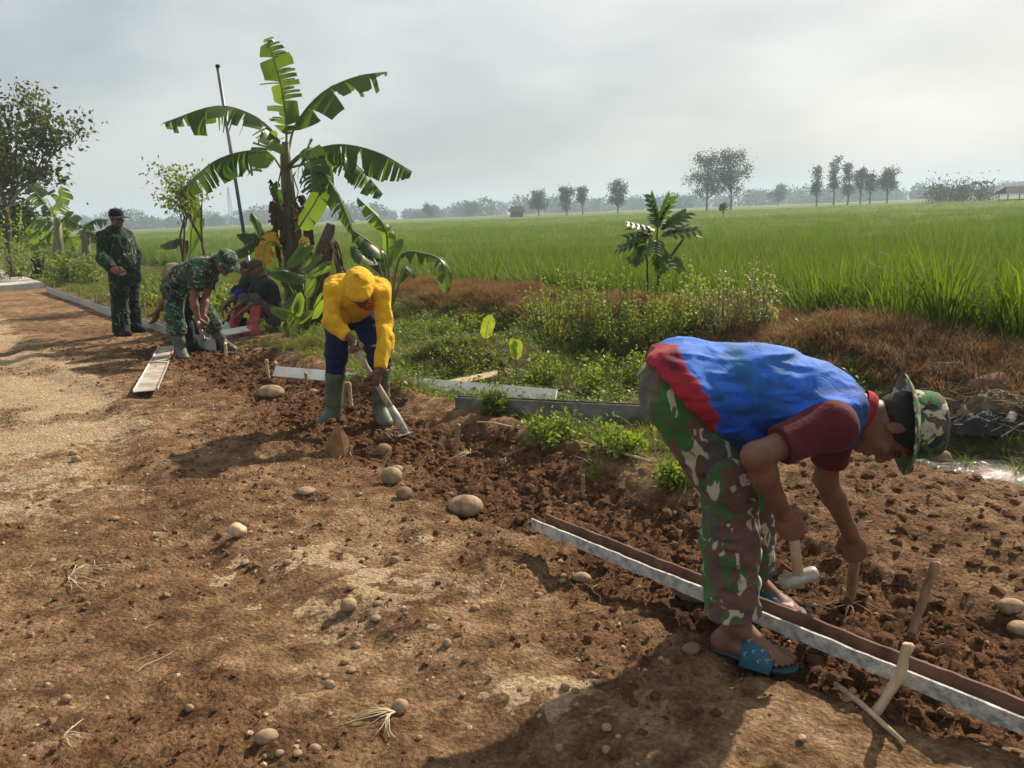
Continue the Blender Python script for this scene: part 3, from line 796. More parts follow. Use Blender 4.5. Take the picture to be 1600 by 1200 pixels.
def banana_leaf(root, pts, W, seed, mat, tear=.5, droop=(.3, .9), pet=.16, fold=0.0, upv=(0, 0, 1), name='leaf', blunt=True, ribr=.02):
    r = random.Random(seed); N = 72; M = catmull(pts, N); V = []; F = []
    T = np.gradient(M, axis=0); T /= np.linalg.norm(T, axis=1)[:, None]
    q = np.linspace(0, 1, N); i0 = int(pet * N)
    e = np.clip((q - pet) / (1 - pet), 0, 1); prof = np.minimum(1, (e / .18) ** .6) * (np.minimum(1, ((1 - e) / .28 + (.12 if blunt else 0))) ** .55)
    lastS = None; S_ = []; U_ = []
    for k in range(N):
        s = np.cross(T[k], upv); s = s / np.linalg.norm(s) if np.linalg.norm(s) > .15 else lastS
        if s is None: s = np.array([1., 0, 0])
        if lastS is not None and s @ lastS < 0: s = -s
        lastS = s; S_.append(s); U_.append(np.cross(s, T[k]))
    for sg in (-1, 1):
        k = i0; base_d = r.uniform(*droop)
        while k < N - 1:
            ln = r.randint(1, 3) if r.random() < tear else r.randint(6, 15)
            k2 = min(N - 1, k + ln); dr = base_d + r.gauss(0, .32) * (1 if tear > .2 else .3); short = 1 - (r.random() ** 3) * .35 * (tear > .2)
            K = 4; b0 = len(V); gap = r.uniform(.08, .45) if tear > .1 else 0.0
            for j in range(k, k2 + 1):
                cm = (k + k2) / 2
                for a in range(K + 1):
                    x = a / K; jj = j + (cm - j) * gap * x
                    j0 = int(min(max(math.floor(jj), 0), N - 2)); fr = jj - j0
                    p = M[j0] * (1 - fr) + M[j0 + 1] * fr; w = W * (prof[j0] * (1 - fr) + prof[j0 + 1] * fr) * short
                    ang = dr * (.35 + .9 * x) - fold
                    g = np.array([0, 0, -1.]) * 1.0
                    p = p + (S_[j] * sg * math.cos(ang) - U_[j] * math.sin(ang)) * w * x + g * w * x * x * .12 + T[j] * w * x * .18
                    V.append(p)
            for j in range(k2 - k):
                for a in range(K):
                    c = b0 + j * (K + 1) + a; F.append([c, c + 1, c + K + 2, c + K + 1])
            k = k2
    lf = part(name, V, np.array(F), mat, root, True)
    m = MB(); m.tube(list(M[::4]) + [M[-1]], list(np.linspace(ribr, ribr * .15, len(M[::4]) + 1)), 6); m.part('midrib', m_rib if mat is not m_ban_dead else m_dstem, lf, True)
    return lf
YB = 12.2
def B(px, py, dy=0): return np.array(aty(px, py, YB + dy))
bb = B(458, 472); bb[2] = gz(bb[0], bb[1])
ban = thing('banana_plant', tuple(bb), 'tall banana plant with torn arching leaves behind the seated men', 'banana plant', 'banana plants')
m = MB(); m.tube([bb - np.array([0, 0, .1]), B(458, 420), B(456, 360), B(450, 300), B(446, 245), B(446, 222)], [.15, .14, .125, .10, .075, .05], 14, jitter=.06); m.part('pseudostem', m_pstem, ban, True)
banana_leaf(ban, [B(447, 240), B(447, 190, -.1), B(437, 125, -.2), B(417, 60, -.25)], .28, 1, m_ban, .8, (.1, .5), .2, upv=(0, -1, .1))
banana_leaf(ban, [B(450, 240), B(462, 195, .1), B(500, 148, .25), B(550, 122, .4), B(604, 112, .5)], .37, 2, m_ban, .55, (.25, .7), .2, upv=(0, -.6, 1))
banana_leaf(ban, [B(443, 245), B(428, 208, -.2), B(390, 178, -.4), B(335, 166, -.5), B(255, 192, -.5)], .34, 3, m_ban, .8, (.5, 1.0), .14, upv=(0, -.3, 1))
banana_leaf(ban, [B(441, 265), B(420, 240, .2), B(380, 237, .3), B(330, 255, .3), B(278, 302, .3)], .33, 4, m_ban, .9, (.8, 1.2), .18, upv=(0, -.25, 1))
banana_leaf(ban, [B(451, 262), B(478, 240, -.2), B(530, 226, -.3), B(590, 238, -.4), B(644, 268, -.4)], .34, 5, m_ban, .9, (.8, 1.2), .2, upv=(0, -.2, 1))
banana_leaf(ban, [B(451, 262), B(480, 236, .3), B(520, 234, .5), B(562, 262, .7), B(598, 303, .8)], .30, 6, m_ban, .85, (.6, 1.1), .25, upv=(0, -.3, 1))
banana_leaf(ban, [B(445, 250), B(432, 222, -.3), B(420, 225, -.6), B(405, 268, -.75)], .22, 7, m_ban_y, .4, (.2, .5), .3, upv=(0, -1, .2))
banana_leaf(ban, [B(451, 258), B(470, 242, -.4), B(484, 258, -.6), B(488, 300, -.7)], .30, 8, m_ban, .7, (.3, .7), .25, upv=(0, -1, .2))
banana_leaf(ban, [B(462, 362, -.3), B(474, 345, -.35), B(498, 305, -.35), B(514, 255, -.3)], .17, 9, m_ban_y, .05, (.1, .2), .15, upv=(-.4, -1, .1), blunt=False)
banana_leaf(ban, [B(452, 262), B(492, 258, -.4), B(528, 305, -.6), B(552, 362, -.7)], .24, 10, m_ban, .9, (.9, 1.3), .3, upv=(0, -.3, 1))
banana_leaf(ban, [B(446, 320, -.1), B(432, 300, -.2), B(428, 288, -.2), B(442, 330, -.3)], .10, 11, m_ban, .3, (.5, .9), .2, upv=(0, -1, .2))
# dead leaves hanging like a skirt round the stem
for k in range(15):
    a = k * 2.399; r = random.Random(k); ox, oy = math.cos(a) * .15, math.sin(a) * .15
    y0 = 300 + 45 * r.random(); p0 = B(452, y0) + np.array([ox * .6, oy * .6, 0]); p1 = p0 + np.array([ox * .9, oy * .9, .02]); p2 = p0 + np.array([ox * 1.1, oy * 1.1, -.35]); p3 = p0 + np.array([ox * .9, oy * .9, -.75 - .25 * r.random()])
    banana_leaf(ban, [p0, p1, p2, p3], .09, 40 + k, m_ban_dead, .6, (1.0, 1.6), .1, upv=(oy, -ox, .3), name='dead_leaf', ribr=.008)
for (x0, y0, x1, y1, x2, y2) in ((440, 262, 432, 300, 434, 372), (458, 275, 466, 300, 458, 330), (447, 300, 433, 330, 436, 360)):
    m = MB(); m.tube([B(x0, y0, -.1), B(x1, y1, -.2), B(x2, y2, -.2)], [.012, .009, .006], 5); m.part('dry_stalk', m_dstem, ban, True)
# withered yellow leaves at its foot
banana_leaf(ban, [B(450, 400, -.2), B(428, 378, -.4), B(414, 385, -.5), B(412, 412, -.55)], .17, 60, m_ban_with, .2, (.4, .7), .2, upv=(0, -1, .3), name='withered_leaf')
banana_leaf(ban, [B(462, 400, -.3), B(470, 378, -.4), B(476, 375, -.45), B(480, 385, -.5)], .06, 61, m_ban_with, .2, (.3, .6), .2, upv=(0, -1, .3), name='withered_leaf')

# cut dead stem beside it
p = B(498, 474, -.6); p[2] = gz(p[0], p[1]); st = thing('banana_stump', tuple(p), 'grey-brown dead banana stem leaning between the plants', 'stump')
m = MB(); m.tube([p, B(501, 430, -.6), B(507, 390, -.6), B(517, 350, -.6)], [.17, .16, .125, .06], 14, jitter=.15); m.part('stem', m_dstem, st, True)
for k in range(7):
    a = k * .9; r = random.Random(k + 9); o = np.array([math.cos(a), math.sin(a), 0]) * .14; p0 = B(512, 365 + 12 * r.random(), -.6) + o * .5
    banana_leaf(st, [p0, p0 + o * .6 + np.array([0, 0, -.15]), p0 + o * .9 + np.array([0, 0, -.5]), p0 + o * .9 + np.array([0, 0, -.85])], .07, 80 + k, m_ban_dead, .5, (1., 1.5), .1, upv=(o[1], -o[0], .3), name='dead_leaf', ribr=.007)
# younger banana plants
def young(px, py, dy, leaves, label, W=.15, stem=.05, h=.4, mat=None, seed=0):
    p = B(px, py, dy); p[2] = gz(p[0], p[1]); o = thing('banana_sucker', tuple(p), label, 'banana plant', 'banana plants'); top = p + np.array([0, 0, h])
    m = MB(); m.tube([p - np.array([0, 0, .05]), p + np.array([.01, 0, h * .5]), top], [stem, stem * .8, stem * .5], 10); m.part('pseudostem', m_pstem, o, True)
    for k, (L, w, mt, td) in enumerate(leaves):
        pts = [top - np.array([0, 0, .08])] + [B(x, y, dy + d) for x, y, d in L]; banana_leaf(o, pts, w, 200 + seed * 20 + k, mt, td, (.3, .7), .22, upv=(0, -.7, 1), blunt=False)
    return o
young(606, 445, -2.3, [([(606, 395, 0), (598, 350, -.1), (558, 308, -.2)], .12, m_ban_y, .2), ([(598, 402, -.2), (580, 380, -.4), (552, 360, -.5)], .17, m_ban, .1), ([(625, 402, -.1), (665, 397, -.2), (692, 412, -.3), (698, 458, -.35)], .15, m_ban, .3),
    ([(590, 408, -.3), (570, 398, -.5), (548, 385, -.6)], .14, m_ban, .1), ([(600, 420, .2), (612, 392, .3), (628, 372, .4)], .09, m_ban_y, .1), ([(630, 425, .1), (640, 420, .2), (652, 430, .3)], .10, m_ban, .1)], 'young banana plant with broad drooping leaves right of the man in yellow', h=.42, seed=1)
young(408, 415, .6, [([(408, 380, 0), (402, 350, 0), (393, 332, 0)], .10, m_ban, .1), ([(402, 378, 0), (388, 366, -.1), (370, 366, -.1)], .13, m_ban, .1), ([(416, 375, 0), (425, 362, 0), (434, 372, 0)], .14, m_ban_y, .1), ([(400, 385, 0), (380, 388, -.2), (362, 398, -.3)], .12, m_ban, .1)], 'low banana sucker just left of the tall banana plant', h=.35, seed=2)
young(288, 395, 4, [([(286, 380, 0), (270, 376, 0), (250, 384, 0)], .17, m_ban, .1), ([(298, 372, 0), (302, 345, 0), (304, 312, 0)], .20, m_ban_y, .1)], 'two-leaved banana sucker under the slender feathery tree', h=.3, seed=3)
# broad pale taro-like leaves
def heart(root, c, d, n, L, mat):
    d = nrm_(d); n = np.array(n, float); n = nrm_(n - d * (n @ d)); s = np.cross(d, n); V = [c]; K = 16
    for k in range(K + 1):
        a = -math.pi + 2 * math.pi * k / K; rr_ = L * (.42 + .22 * math.cos(a) ** 3 + (.36 * max(0, math.cos(a)) ** 8) + (.10 if abs(a) > 2.2 else 0) - (.38 if abs(a) > 3.0 else 0))
        V.append(c + d * math.cos(a) * rr_ + s * math.sin(a) * rr_ * .85 - n * (abs(math.sin(a)) * .12 * L) - n * (.15 * L * max(0, math.cos(a)) ** 2))
    lf = part('leaf', V, [[0, k, k + 1] for k in range(1, K + 1)], mat, root, True); return lf
def nrm_(v): v = np.array(v, float); return v / (np.linalg.norm(v) + 1e-9)
p = B(478, 505, -1.6); p[2] = gz(p[0], p[1]); taro = thing('taro_plant', tuple(p), 'taro-like plant with broad pale leaves beside the seated man', 'plant')
for k, (x, y, dy, L, mt) in enumerate(((473, 388, -1.5, .34, m_ban_y), (490, 400, -1.7, .30, m_ban_y), (440, 425, -1.6, .36, m_ban), (455, 440, -1.4, .34, m_ban), (472, 455, -1.8, .40, m_ban), (500, 470, -1.6, .30, m_ban_y), (460, 485, -1.9, .30, m_ban), (446, 505, -1.9, .22, m_ban_y), (470, 425, -1.3, .28, m_ban_y), (485, 440, -1.9, .24, m_ban_y), (508, 415, -1.9, .26, m_ban_y))):
    r = random.Random(k + 3); c = B(x, y, dy); d = nrm_((r.uniform(-.8, .8), r.uniform(-.6, .1), r.uniform(-.7, .1))); lf = heart(taro, c, d, (r.uniform(-.3, .3), -.6, .8), L, mt)
    m = MB(); mid = (p + c) / 2 + np.array([0, .05, .1]); m.tube([p, mid, c - d * .02], [.012, .009, .006], 6); m.part('stalk', m_rib, lf, True)
for lab, px, py, dy, leaves in (('small plant with three green leaves at the grassy edge', 455, 512, -2.6, ((446, 490, .2), (462, 484, .24), (470, 497, .18))),):
    p = B(px, py, dy); p[2] = gz(p[0], p[1]); o = thing('taro_plant', tuple(p), lab, 'plant')
    for k, (x, y, L) in enumerate(leaves):
        c = B(x, y, dy); lf = heart(o, c, nrm_(((-1, .2, .8)[k], -.2, .5)), (0, -.8, .6), L, m_ban_y); m = MB(); m.tube([p, (p + c) / 2 + np.array([0, 0, .03]), c], [.008, .006, .004], 5); m.part('stalk', m_rib, lf)
for lab, px, py, Y, leaves in (('pale seedling leaf standing upright on the mound', 757, 540, 7.4, ((757, 528, 767, 492, .06),)), ('two-leaved pale seedling at the right foot of the mound', 806, 570, 7.0, ((805, 556, 800, 528, .035), (806, 560, 809, 530, .05)))):
    p = np.array(aty(px, py, Y)); p[2] = gz(p[0], p[1]); o = thing('seedling', tuple(p), lab, 'seedling')
    for k, (x0, y0, x1, y1, W) in enumerate(leaves):
        a, c = np.array(aty(x0, y0, Y)), np.array(aty(x1, y1, Y)); banana_leaf(o, [p, a * .7 + p * .3, a * .6 + c * .4, c], W, 300 + k, m_seedl, 0, (.0, .2), .45, upv=(0, -1, .2), blunt=False, ribr=.006)

# sapling with big lobed leaves, three thin stems
YS = 9.4
def Sx(px, py, dy=0): return np.array(aty(px, py, YS + dy))
p = Sx(1024, 500); p[2] = gz(p[0], p[1]); sap = thing('lobed_sapling', tuple(p), 'sapling with large deeply lobed leaves at the edge of the rice', 'sapling')
for pts, rad in (([p, Sx(1027, 460), Sx(1029, 430), Sx(1022, 405), Sx(1026, 380), Sx(1028, 350)], [.022, .02, .018, .015, .012, .007]), ([Sx(1029, 432), Sx(1045, 405), Sx(1068, 373)], [.018, .016, .013]), ([p + np.array([-.1, 0, 0]), Sx(1012, 450), Sx(1011, 400), Sx(1008, 375)], [.013, .011, .009, .006])):
    m = MB(); m.tube(pts, rad, 8, jitter=.1); m.part('stem', m_bark, sap, True)
m_lobe = mat_leaf('lobed_leaf', (0.030, 0.070, 0.013), (0.075, 0.13, 0.020), .42, scale=3, spec=.45, rough=.42, rand=False, tmul=1.9)
def lobed_mesh():
    V = []; F = []
    def blade(a, b_, w, lift):
        a, b_ = np.array(a, float), np.array(b_, float); d = nrm_(b_ - a); s = np.cross(d, (0, 0, 1)); b0 = len(V)
        for i in range(6):
            q = i / 5; ww = w * (math.sin(math.pi * min(1, .25 + .75 * q)) ** .7 if i < 5 else .02); c = a + (b_ - a) * q + np.array([0, 0, lift * math.sin(q * 2.2) - .25 * q * q * np.linalg.norm(b_ - a)]); V.extend([c - s * ww + np.array([0, 0, .25 * ww]), c, c + s * ww + np.array([0, 0, .25 * ww])])
        for i in range(5): F.extend([[b0 + 3 * i, b0 + 3 * i + 1, b0 + 3 * i + 4, b0 + 3 * i + 3], [b0 + 3 * i + 1, b0 + 3 * i + 2, b0 + 3 * i + 5, b0 + 3 * i + 4]])
    blade((.05, 0, 0), (.55, 0, 0), .05, .02)
    for k in range(5):
        x = .10 + .085 * k; L = .20 + .03 * math.sin(k * .9)
        for s in (-1, 1): blade((x, 0, 0), (x + L * .62, s * L * .8, .01), .040, .03)
    return mesh_np('lobed_leaf', V, np.array(F), m_lobe, True)
lm = lobed_mesh()
for k, (x, y, dx, dz, dy, sc) in enumerate(((1028, 362, -1, .25, -.3, .9), (1026, 366, -.9, -.1, -.4, .95), (1028, 350, -.35, 1, -.2, .8), (1030, 352, .35, .9, -.3, .8), (1030, 362, .8, .45, .2, .9), (1032, 368, 1, .1, -.3, .95), (1030, 372, .95, .25, .3, .9), (1022, 385, -.8, -.45, -.3, .75), (1010, 378, -.9, -.2, .2, .75), (1008, 380, -.5, -.75, -.3, .65), (1026, 385, .4, -.75, -.5, .7), (1024, 392, .15, -.9, -.4, .6), (1052, 398, .35, -.85, -.3, .5), (1026, 372, -.2, -.55, -.8, .7), (1028, 358, .1, .4, .9, .8))):
    o = link('leaf', lm, sap); d = Vector((dx, dy, dz)).normalized(); z = Vector((0, -.45, 1)); yv = z.cross(d).normalized(); z = d.cross(yv); Mx = Matrix((d, yv, z)).transposed().to_4x4()
    o.matrix_parent_inverse = Matrix(); Mx = Matrix.Translation(Vector(Sx(x, y, -.02 * k)) - Vector(sap.location)) @ Mx @ Matrix.Scale(sc * .88, 4); o.matrix_local = Mx

# leafy bushes and weeds on the verge
m_bush = mat_leaf('bush_leaf', (0.095, 0.145, 0.026), (0.28, 0.36, 0.085), .4, scale=2, spec=.25)
m_bush_s = mat_leaf('silvery_leaf', (0.13, 0.15, 0.08), (0.30, 0.32, 0.19), .35, scale=2, spec=.2)
m_flower = mat_leaf('yellow_petal', (0.65, 0.42, 0.02), (0.75, 0.52, 0.04), .4, tcol=(1, .9, .4), scale=4)
def bush(px, py, h, w, label, seed, mat=None, leaf=.045, n=26, name='weed_bush', cat='bush', flowers=0, per=26, pos=None):
    p = np.array(onground(px, py)) if pos is None else np.array(pos); r = random.Random(seed); rn = np.random.default_rng(seed); o = thing(name, tuple(p), label, cat, 'weed bushes along the verge'); m = MB(); C = []; tops = []
    for k in range(n):
        a = r.uniform(0, 6.28); q = r.uniform(.1, 1); top = p + np.array([math.cos(a) * w * q, math.sin(a) * w * q, h * r.uniform(.45, 1.15) * (1 - .25 * q)]); mid = (p + top) / 2 + np.array([math.cos(a), math.sin(a), 0]) * w * .12
        b0 = p + np.array([math.cos(a), math.sin(a), 0]) * w * .25 * r.random(); m.tube([b0, mid, top], [.005, .004, .002], 4, cap=False)
        tt = rn.uniform(.25, 1.05, per)[:, None]; C.append(b0 * (1 - tt) ** 2 + 2 * mid * tt * (1 - tt) + top * tt ** 2 + rn.normal(0, .028, (per, 3))); tops.append(top)
    m.part('stems', m_grassl, o); V, F = leaf_cloud(np.concatenate(C), leaf, rn, .5, -.1); part('foliage', V, F, mat or m_bush, o)
    for k in range(flowers):
        c = tops[k] + np.array([0, 0, .02]); V = [c]
        for j in range(10): V.append(c + np.array([math.cos(j * .628), math.sin(j * .628) * .7, .25 + .45 * math.sin(j * .628)]) * (.028 if j % 2 else .014))
        part('flower', V, [[0, j + 1, (j + 1) % 10 + 1] for j in range(10)], m_flower, o)
    return o
BL = [(862, 548, .50, .38, 'leftmost tall weed bush before the rice, right of the seedlings', None, 0), (915, 548, .62, .42, 'bushy green weed in front of the rice, second from left', None, 0), (968, 552, .62, .40, 'dense middle weed bush, left of the lobed sapling', None, 1), (1022, 550, .55, .40, 'green weed bush at the foot of the lobed sapling', None, 0),
      (1078, 535, .48, .38, 'weed bush directly above the bending man\'s hip', None, 0), (1128, 530, .42, .34, 'silvery weed bush with one yellow flower right of the sapling', m_bush_s, 1), (1185, 528, .45, .28, 'silvery vine-like weed with yellow bloom above blue jersey', m_bush_s, 2), (925, 612, .26, .34, 'low leafy bush just behind the end of the pale board', m_weed, 0),
      (985, 606, .28, .34, 'low leafy bush left of the bending man\'s hip', m_weed, 0), (850, 600, .22, .28, 'low leafy weed right of the small mound', m_weed, 0), (690, 532, .24, .34, 'dark green weed clump just right of man in yellow', m_weed, 0), (745, 520, .22, .34, 'dark green weed clump above the small mound', m_weed, 0), (865, 690, .17, .24, 'bright low weed clump in front of the grey form', m_weed, 0), (965, 705, .15, .22, 'bright low weed clump beside the thin pale stick', m_weed, 0), (1060, 755, .09, .12, 'small green weed tuft on bare soil left of bending man', m_weed, 0), (775, 650, .17, .10, 'thin lobed weed growing in front of the pale board', m_weed, 0)]
for k, (px, py, h, w, lab, mt, fl) in enumerate(BL): bush(px, py, h * (1.45 if h > .4 else 1.1), w, lab, 400 + k, mt, .036 if mt is not m_weed else .038, 21 if h > .3 else 20, flowers=fl, per=58 if h > .3 else 44)
for k, (px, py, Yd, h, w, lab) in enumerate(((120, 420, 22, .9, 1.2, 'weedy bush behind the standing soldier, left'), (330, 425, 13.5, .45, .7, 'weedy bush behind the bending soldier'), (235, 430, 15, .5, .8, 'brown-green scrub right of the standing soldier'), (15, 425, 23.5, 2.3, 1.5, 'leafy bush at the left edge beyond the slab'), (70, 412, 26.5, 1.6, 1.4, 'leafy bush beside the distant stooping man'))):
    p = np.array(aty(px, py, Yd)); p[2] = gz(p[0], p[1]); bush(0, 0, h, w, lab, 450 + k, None, .07 + .04 * (h > .6), 34, per=40, pos=p)

# trees at the left
def bpos(px, py, Y): p = aty(px, py, Y); return (p.x, p.y, gz(p.x, p.y))
make_tree('roadside_tree', bpos(18, 420, 25), px_h(45, 118, 25), 2.3, .10, 'tall airy olive-leaved tree at the left edge of the road', 3, m_tree_br, .17, 30, .30, 4, (.0, 0), 'roadside trees at left', .30, (2, 3), .72)
make_tree('roadside_tree', bpos(-60, 420, 26), px_h(-30, 150, 26), 1.6, .12, 'dark dense tree cut by the left edge of the picture', 14, m_tree, .22, 36, .40, 4, (.1, 0), 'roadside trees at left', .45, (2, 4), .76)
make_tree('roadside_tree', bpos(-20, 420, 29), px_h(10, 250, 29), 1.0, .09, 'low dark tree below the tall airy one at left', 23, m_tree, .22, 40, .42, 3, (.1, 0), 'roadside trees at left', .5, (3, 4), .75)
make_tree('slender_tree', bpos(300, 395, 15.5), px_h(280, 262, 15.5), .95, .028, 'slender feathery-leaved tree behind the bending soldier', 31, m_weed, .08, 20, .14, 3, (-.06, 0), None, .14, (2, 3), .60, stems=2)
def bananas_left(px, py, Y, L, label, seed):
    p = np.array(aty(px, py, Y)); p[2] = gz(p[0], p[1]); o = thing('banana_plant', tuple(p), label, 'banana plant', 'banana plants'); top = np.array(aty(px + 2, py - 70, Y)) if seed == 1 else np.array(aty(px, py - 40, Y))
    m = MB(); m.tube([p, (p + top) / 2, top], [.16, .14, .08], 10, jitter=.1); m.part('pseudostem', m_pstem, o, True)
    for k, (pts, W, mt) in enumerate(L): banana_leaf(o, [top - np.array([0, 0, .15])] + [np.array(aty(x, y, Y - .2 + .1 * k)) for x, y in pts], W, 500 + seed * 20 + k, mt, .35, (.3, .7), .15, upv=(0, -.7, .8))
bananas_left(88, 410, 23, [([(82, 330), (92, 310), (97, 292)], .35, m_ban_y), ([(75, 325), (60, 305), (45, 288)], .30, m_ban), ([(95, 345), (108, 342), (122, 352)], .28, m_ban), ([(72, 345), (55, 345), (38, 360)], .30, m_ban_y), ([(70, 355), (50, 365), (30, 372)], .32, m_ban_y), ([(70, 372), (52, 378), (48, 400)], .25, m_ban_y), ([(98, 360), (108, 372), (118, 392)], .25, m_ban_y), ([(88, 360), (92, 375), (96, 400)], .2, m_ban_dead)], 'banana plant with a bright upright leaf at the left edge', 1)
bananas_left(133, 400, 26, [([(136, 352), (148, 344), (168, 344)], .28, m_ban), ([(130, 355), (118, 348), (98, 352)], .26, m_ban), ([(135, 360), (142, 365), (143, 380)], .22, m_ban_dead), ([(132, 358), (126, 366), (128, 378)], .2, m_ban)], 'distant banana plant behind the standing soldier', 2)
# ================================================================== PEOPLE
def nrm(v): v = np.array(v, float); return v / (np.linalg.norm(v) + 1e-9)
def perp(v, a): a = nrm(a); return nrm(np.array(v, float) - a * (np.array(v, float) @ a))
m_skin = None
def mat_skin(name, c):
    m, nt, out = new_mat(name); t = NT(nt); co = t.coord('Object')
    n = t.noise(co, 14, 6, 0.7); col = t.ramp(n, [(0.3, tuple(x * .62 for x in c)), (0.5, c), (0.7, tuple(x * 1.22 for x in c))]); col = t.mix(t.ramp(t.noise(co, 5, 5, .7), [(.55, (0, 0, 0)), (.7, (.45, .45, .45))]), col, (.17, .10, .06))
    b = t.bsdf(col, 0.52, t.bump(t.math('ADD', t.noise(co, 45, 3, .6), t.math('MULTIPLY', t.noise(co, 220, 3, .6), .5)), 0.3, 0.004), 0, 0.4)
    b.inputs['Subsurface Weight'].default_value = 0.08; b.inputs['Subsurface Radius'].default_value = (0.01, 0.004, 0.002)
    nt.links.new(b.outputs[0], out.inputs[0]); return m
def mat_cloth(name, c1, c2, scale=6, weave=260, rough=0.9, sheen=0.03, fold=0.35):
    m, nt, out = new_mat(name); t = NT(nt); co = t.coord('Object')
    col = t.ramp(t.noise(co, scale, 5, .6), [(0.3, c1), (0.7, c2)])
    h = t.math('ADD', t.math('MULTIPLY', t.noise(co, 18, 4, .6, 1.2), 1.0), t.math('MULTIPLY', t.noise(co, weave, 2, .5), .15))
    b = t.bsdf(col, rough, t.bump(h, fold, 0.015), 0, 0.2, sheen); nt.links.new(b.outputs[0], out.inputs[0]); return m
def mat_camo(name, base, layers, scale=5.0, stretch=(1, 1, .6), rough=.9, off=0.0):
    """layers: (scale factor, threshold, colour) each a ragged patch over the ones below"""
    m, nt, out = new_mat(name); t = NT(nt); co = t.coord('Object', stretch)
    col = None
    for k, (sf, th, c) in enumerate(layers):
        mp = t.new('ShaderNodeMapping'); nt.links.new(co, mp.inputs[0]); mp.inputs['Location'].default_value = (3.7 * k + off, 1.9 * k - off, 5.3 * k)
        f = t.noise(mp.outputs[0], scale * sf, 2.2, 0.5, 1.1 if k < 3 else 2.2)
        f = t.ramp(f, [(th, (0, 0, 0)), (th + .012, (1, 1, 1))])
        col = t.mix(f, col if col is not None else base, c)
    fade = t.ramp(t.noise(co, 2.5, 3, .5), [(.3, (.8, .8, .8)), (.7, (1.12, 1.12, 1.12))]); col = t.mix(1.0, col, fade, 'MULTIPLY')
    h = t.math('ADD', t.noise(co, 20, 4, .6, 1.0), t.math('MULTIPLY', t.noise(co, 240, 2, .5), .15))
    b = t.bsdf(col, rough, t.bump(h, .35, .012), 0, .15, .1); nt.links.new(b.outputs[0], out.inputs[0]); return m
m_skin = mat_skin('skin', (0.165, 0.072, 0.042))
m_skin_d = mat_skin('skin_dark', (0.115, 0.052, 0.033))
m_hair = mat_simple('hair', (0.008, 0.007, 0.006), (0.02, 0.017, 0.015), 60, 0.6, .6, .003)
m_eye = mat_simple('eye', (0.03, 0.02, 0.015), (0.05, 0.035, 0.025), 9, 0.2, 0, .001)
GRN, BRN, CRM, BLK = (0.042, 0.135, 0.040), (0.115, 0.062, 0.055), (0.42, 0.39, 0.29), (0.035, 0.031, 0.035)
m_camo_fg = mat_camo('camouflage_trousers', BRN, [(1.0, .47, GRN), (.9, .55, (.085, .066, .075)), (1.35, .555, CRM), (1.1, .57, (.135, .070, .062)), (1.4, .60, (.045, .14, .042))], 8.2, (1, 1, .55))
m_camo_hat = mat_camo('camouflage_hat', GRN, [(1.0, .48, BRN), (1.2, .52, CRM), (1.1, .53, BLK), (1.3, .55, GRN)], 10, (1, 1, 1), off=4)
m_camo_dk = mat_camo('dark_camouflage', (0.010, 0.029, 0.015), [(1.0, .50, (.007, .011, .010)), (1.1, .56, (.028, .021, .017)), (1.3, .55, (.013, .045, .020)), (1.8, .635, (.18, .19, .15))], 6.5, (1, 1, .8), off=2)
m_camo_md = mat_camo('camouflage_uniform', (0.025, 0.070, 0.035), [(1.0, .50, (.014, .018, .018)), (1.1, .55, (.055, .037, .033)), (1.3, .55, (.03, .095, .045)), (1.9, .60, (.24, .26, .20))], 8, (1, 1, .8), off=7)

def head(S, c, up, fw, nk, k=.02, sc=1.0):
    up, fw = nrm(up), perp(fw, up); sd = np.cross(fw, up); A = (sd, fw, up); c = np.array(c, float)
    P = lambda s, f, u: c + (sd * s + fw * f + up * u) * sc
    S.ell(P(0, -.012, .025), A, (.075 * sc, .095 * sc, .088 * sc), k)
    S.ell(P(0, .028, -.045), A, (.057 * sc, .060 * sc, .068 * sc), k)
    S.ell(P(0, .062, -.098), A, (.026 * sc, .022 * sc, .018 * sc), k)
    for s in (-1, 1):
        S.ell(P(.030 * s, .088, .008), A, (.017 * sc, .014 * sc, .011 * sc), .008, 's')
        S.ell(P(.042 * s, .062, -.030), A, (.022 * sc, .022 * sc, .018 * sc), .015)
        S.ell(P(.076 * s, -.008, -.012), (nrm(sd + .3 * s * -fw), fw, up), (.008 * sc, .018 * sc, .031 * sc), .006)
        S.ell(P(.030 * s, .080, .028), A, (.024 * sc, .010 * sc, .007 * sc), .008)
    S.cone(P(0, .086, .012), P(0, .101, -.034), .008 * sc, .014 * sc, .008)
    S.ell(P(0, .084, -.066), A, (.023 * sc, .010 * sc, .0055 * sc), .004); S.ell(P(0, .083, -.078), A, (.020 * sc, .010 * sc, .006 * sc), .004)
    if nk is not None:
        S.cone(nk, P(0, -.02, -.055), .060, .054, .03)
    return P
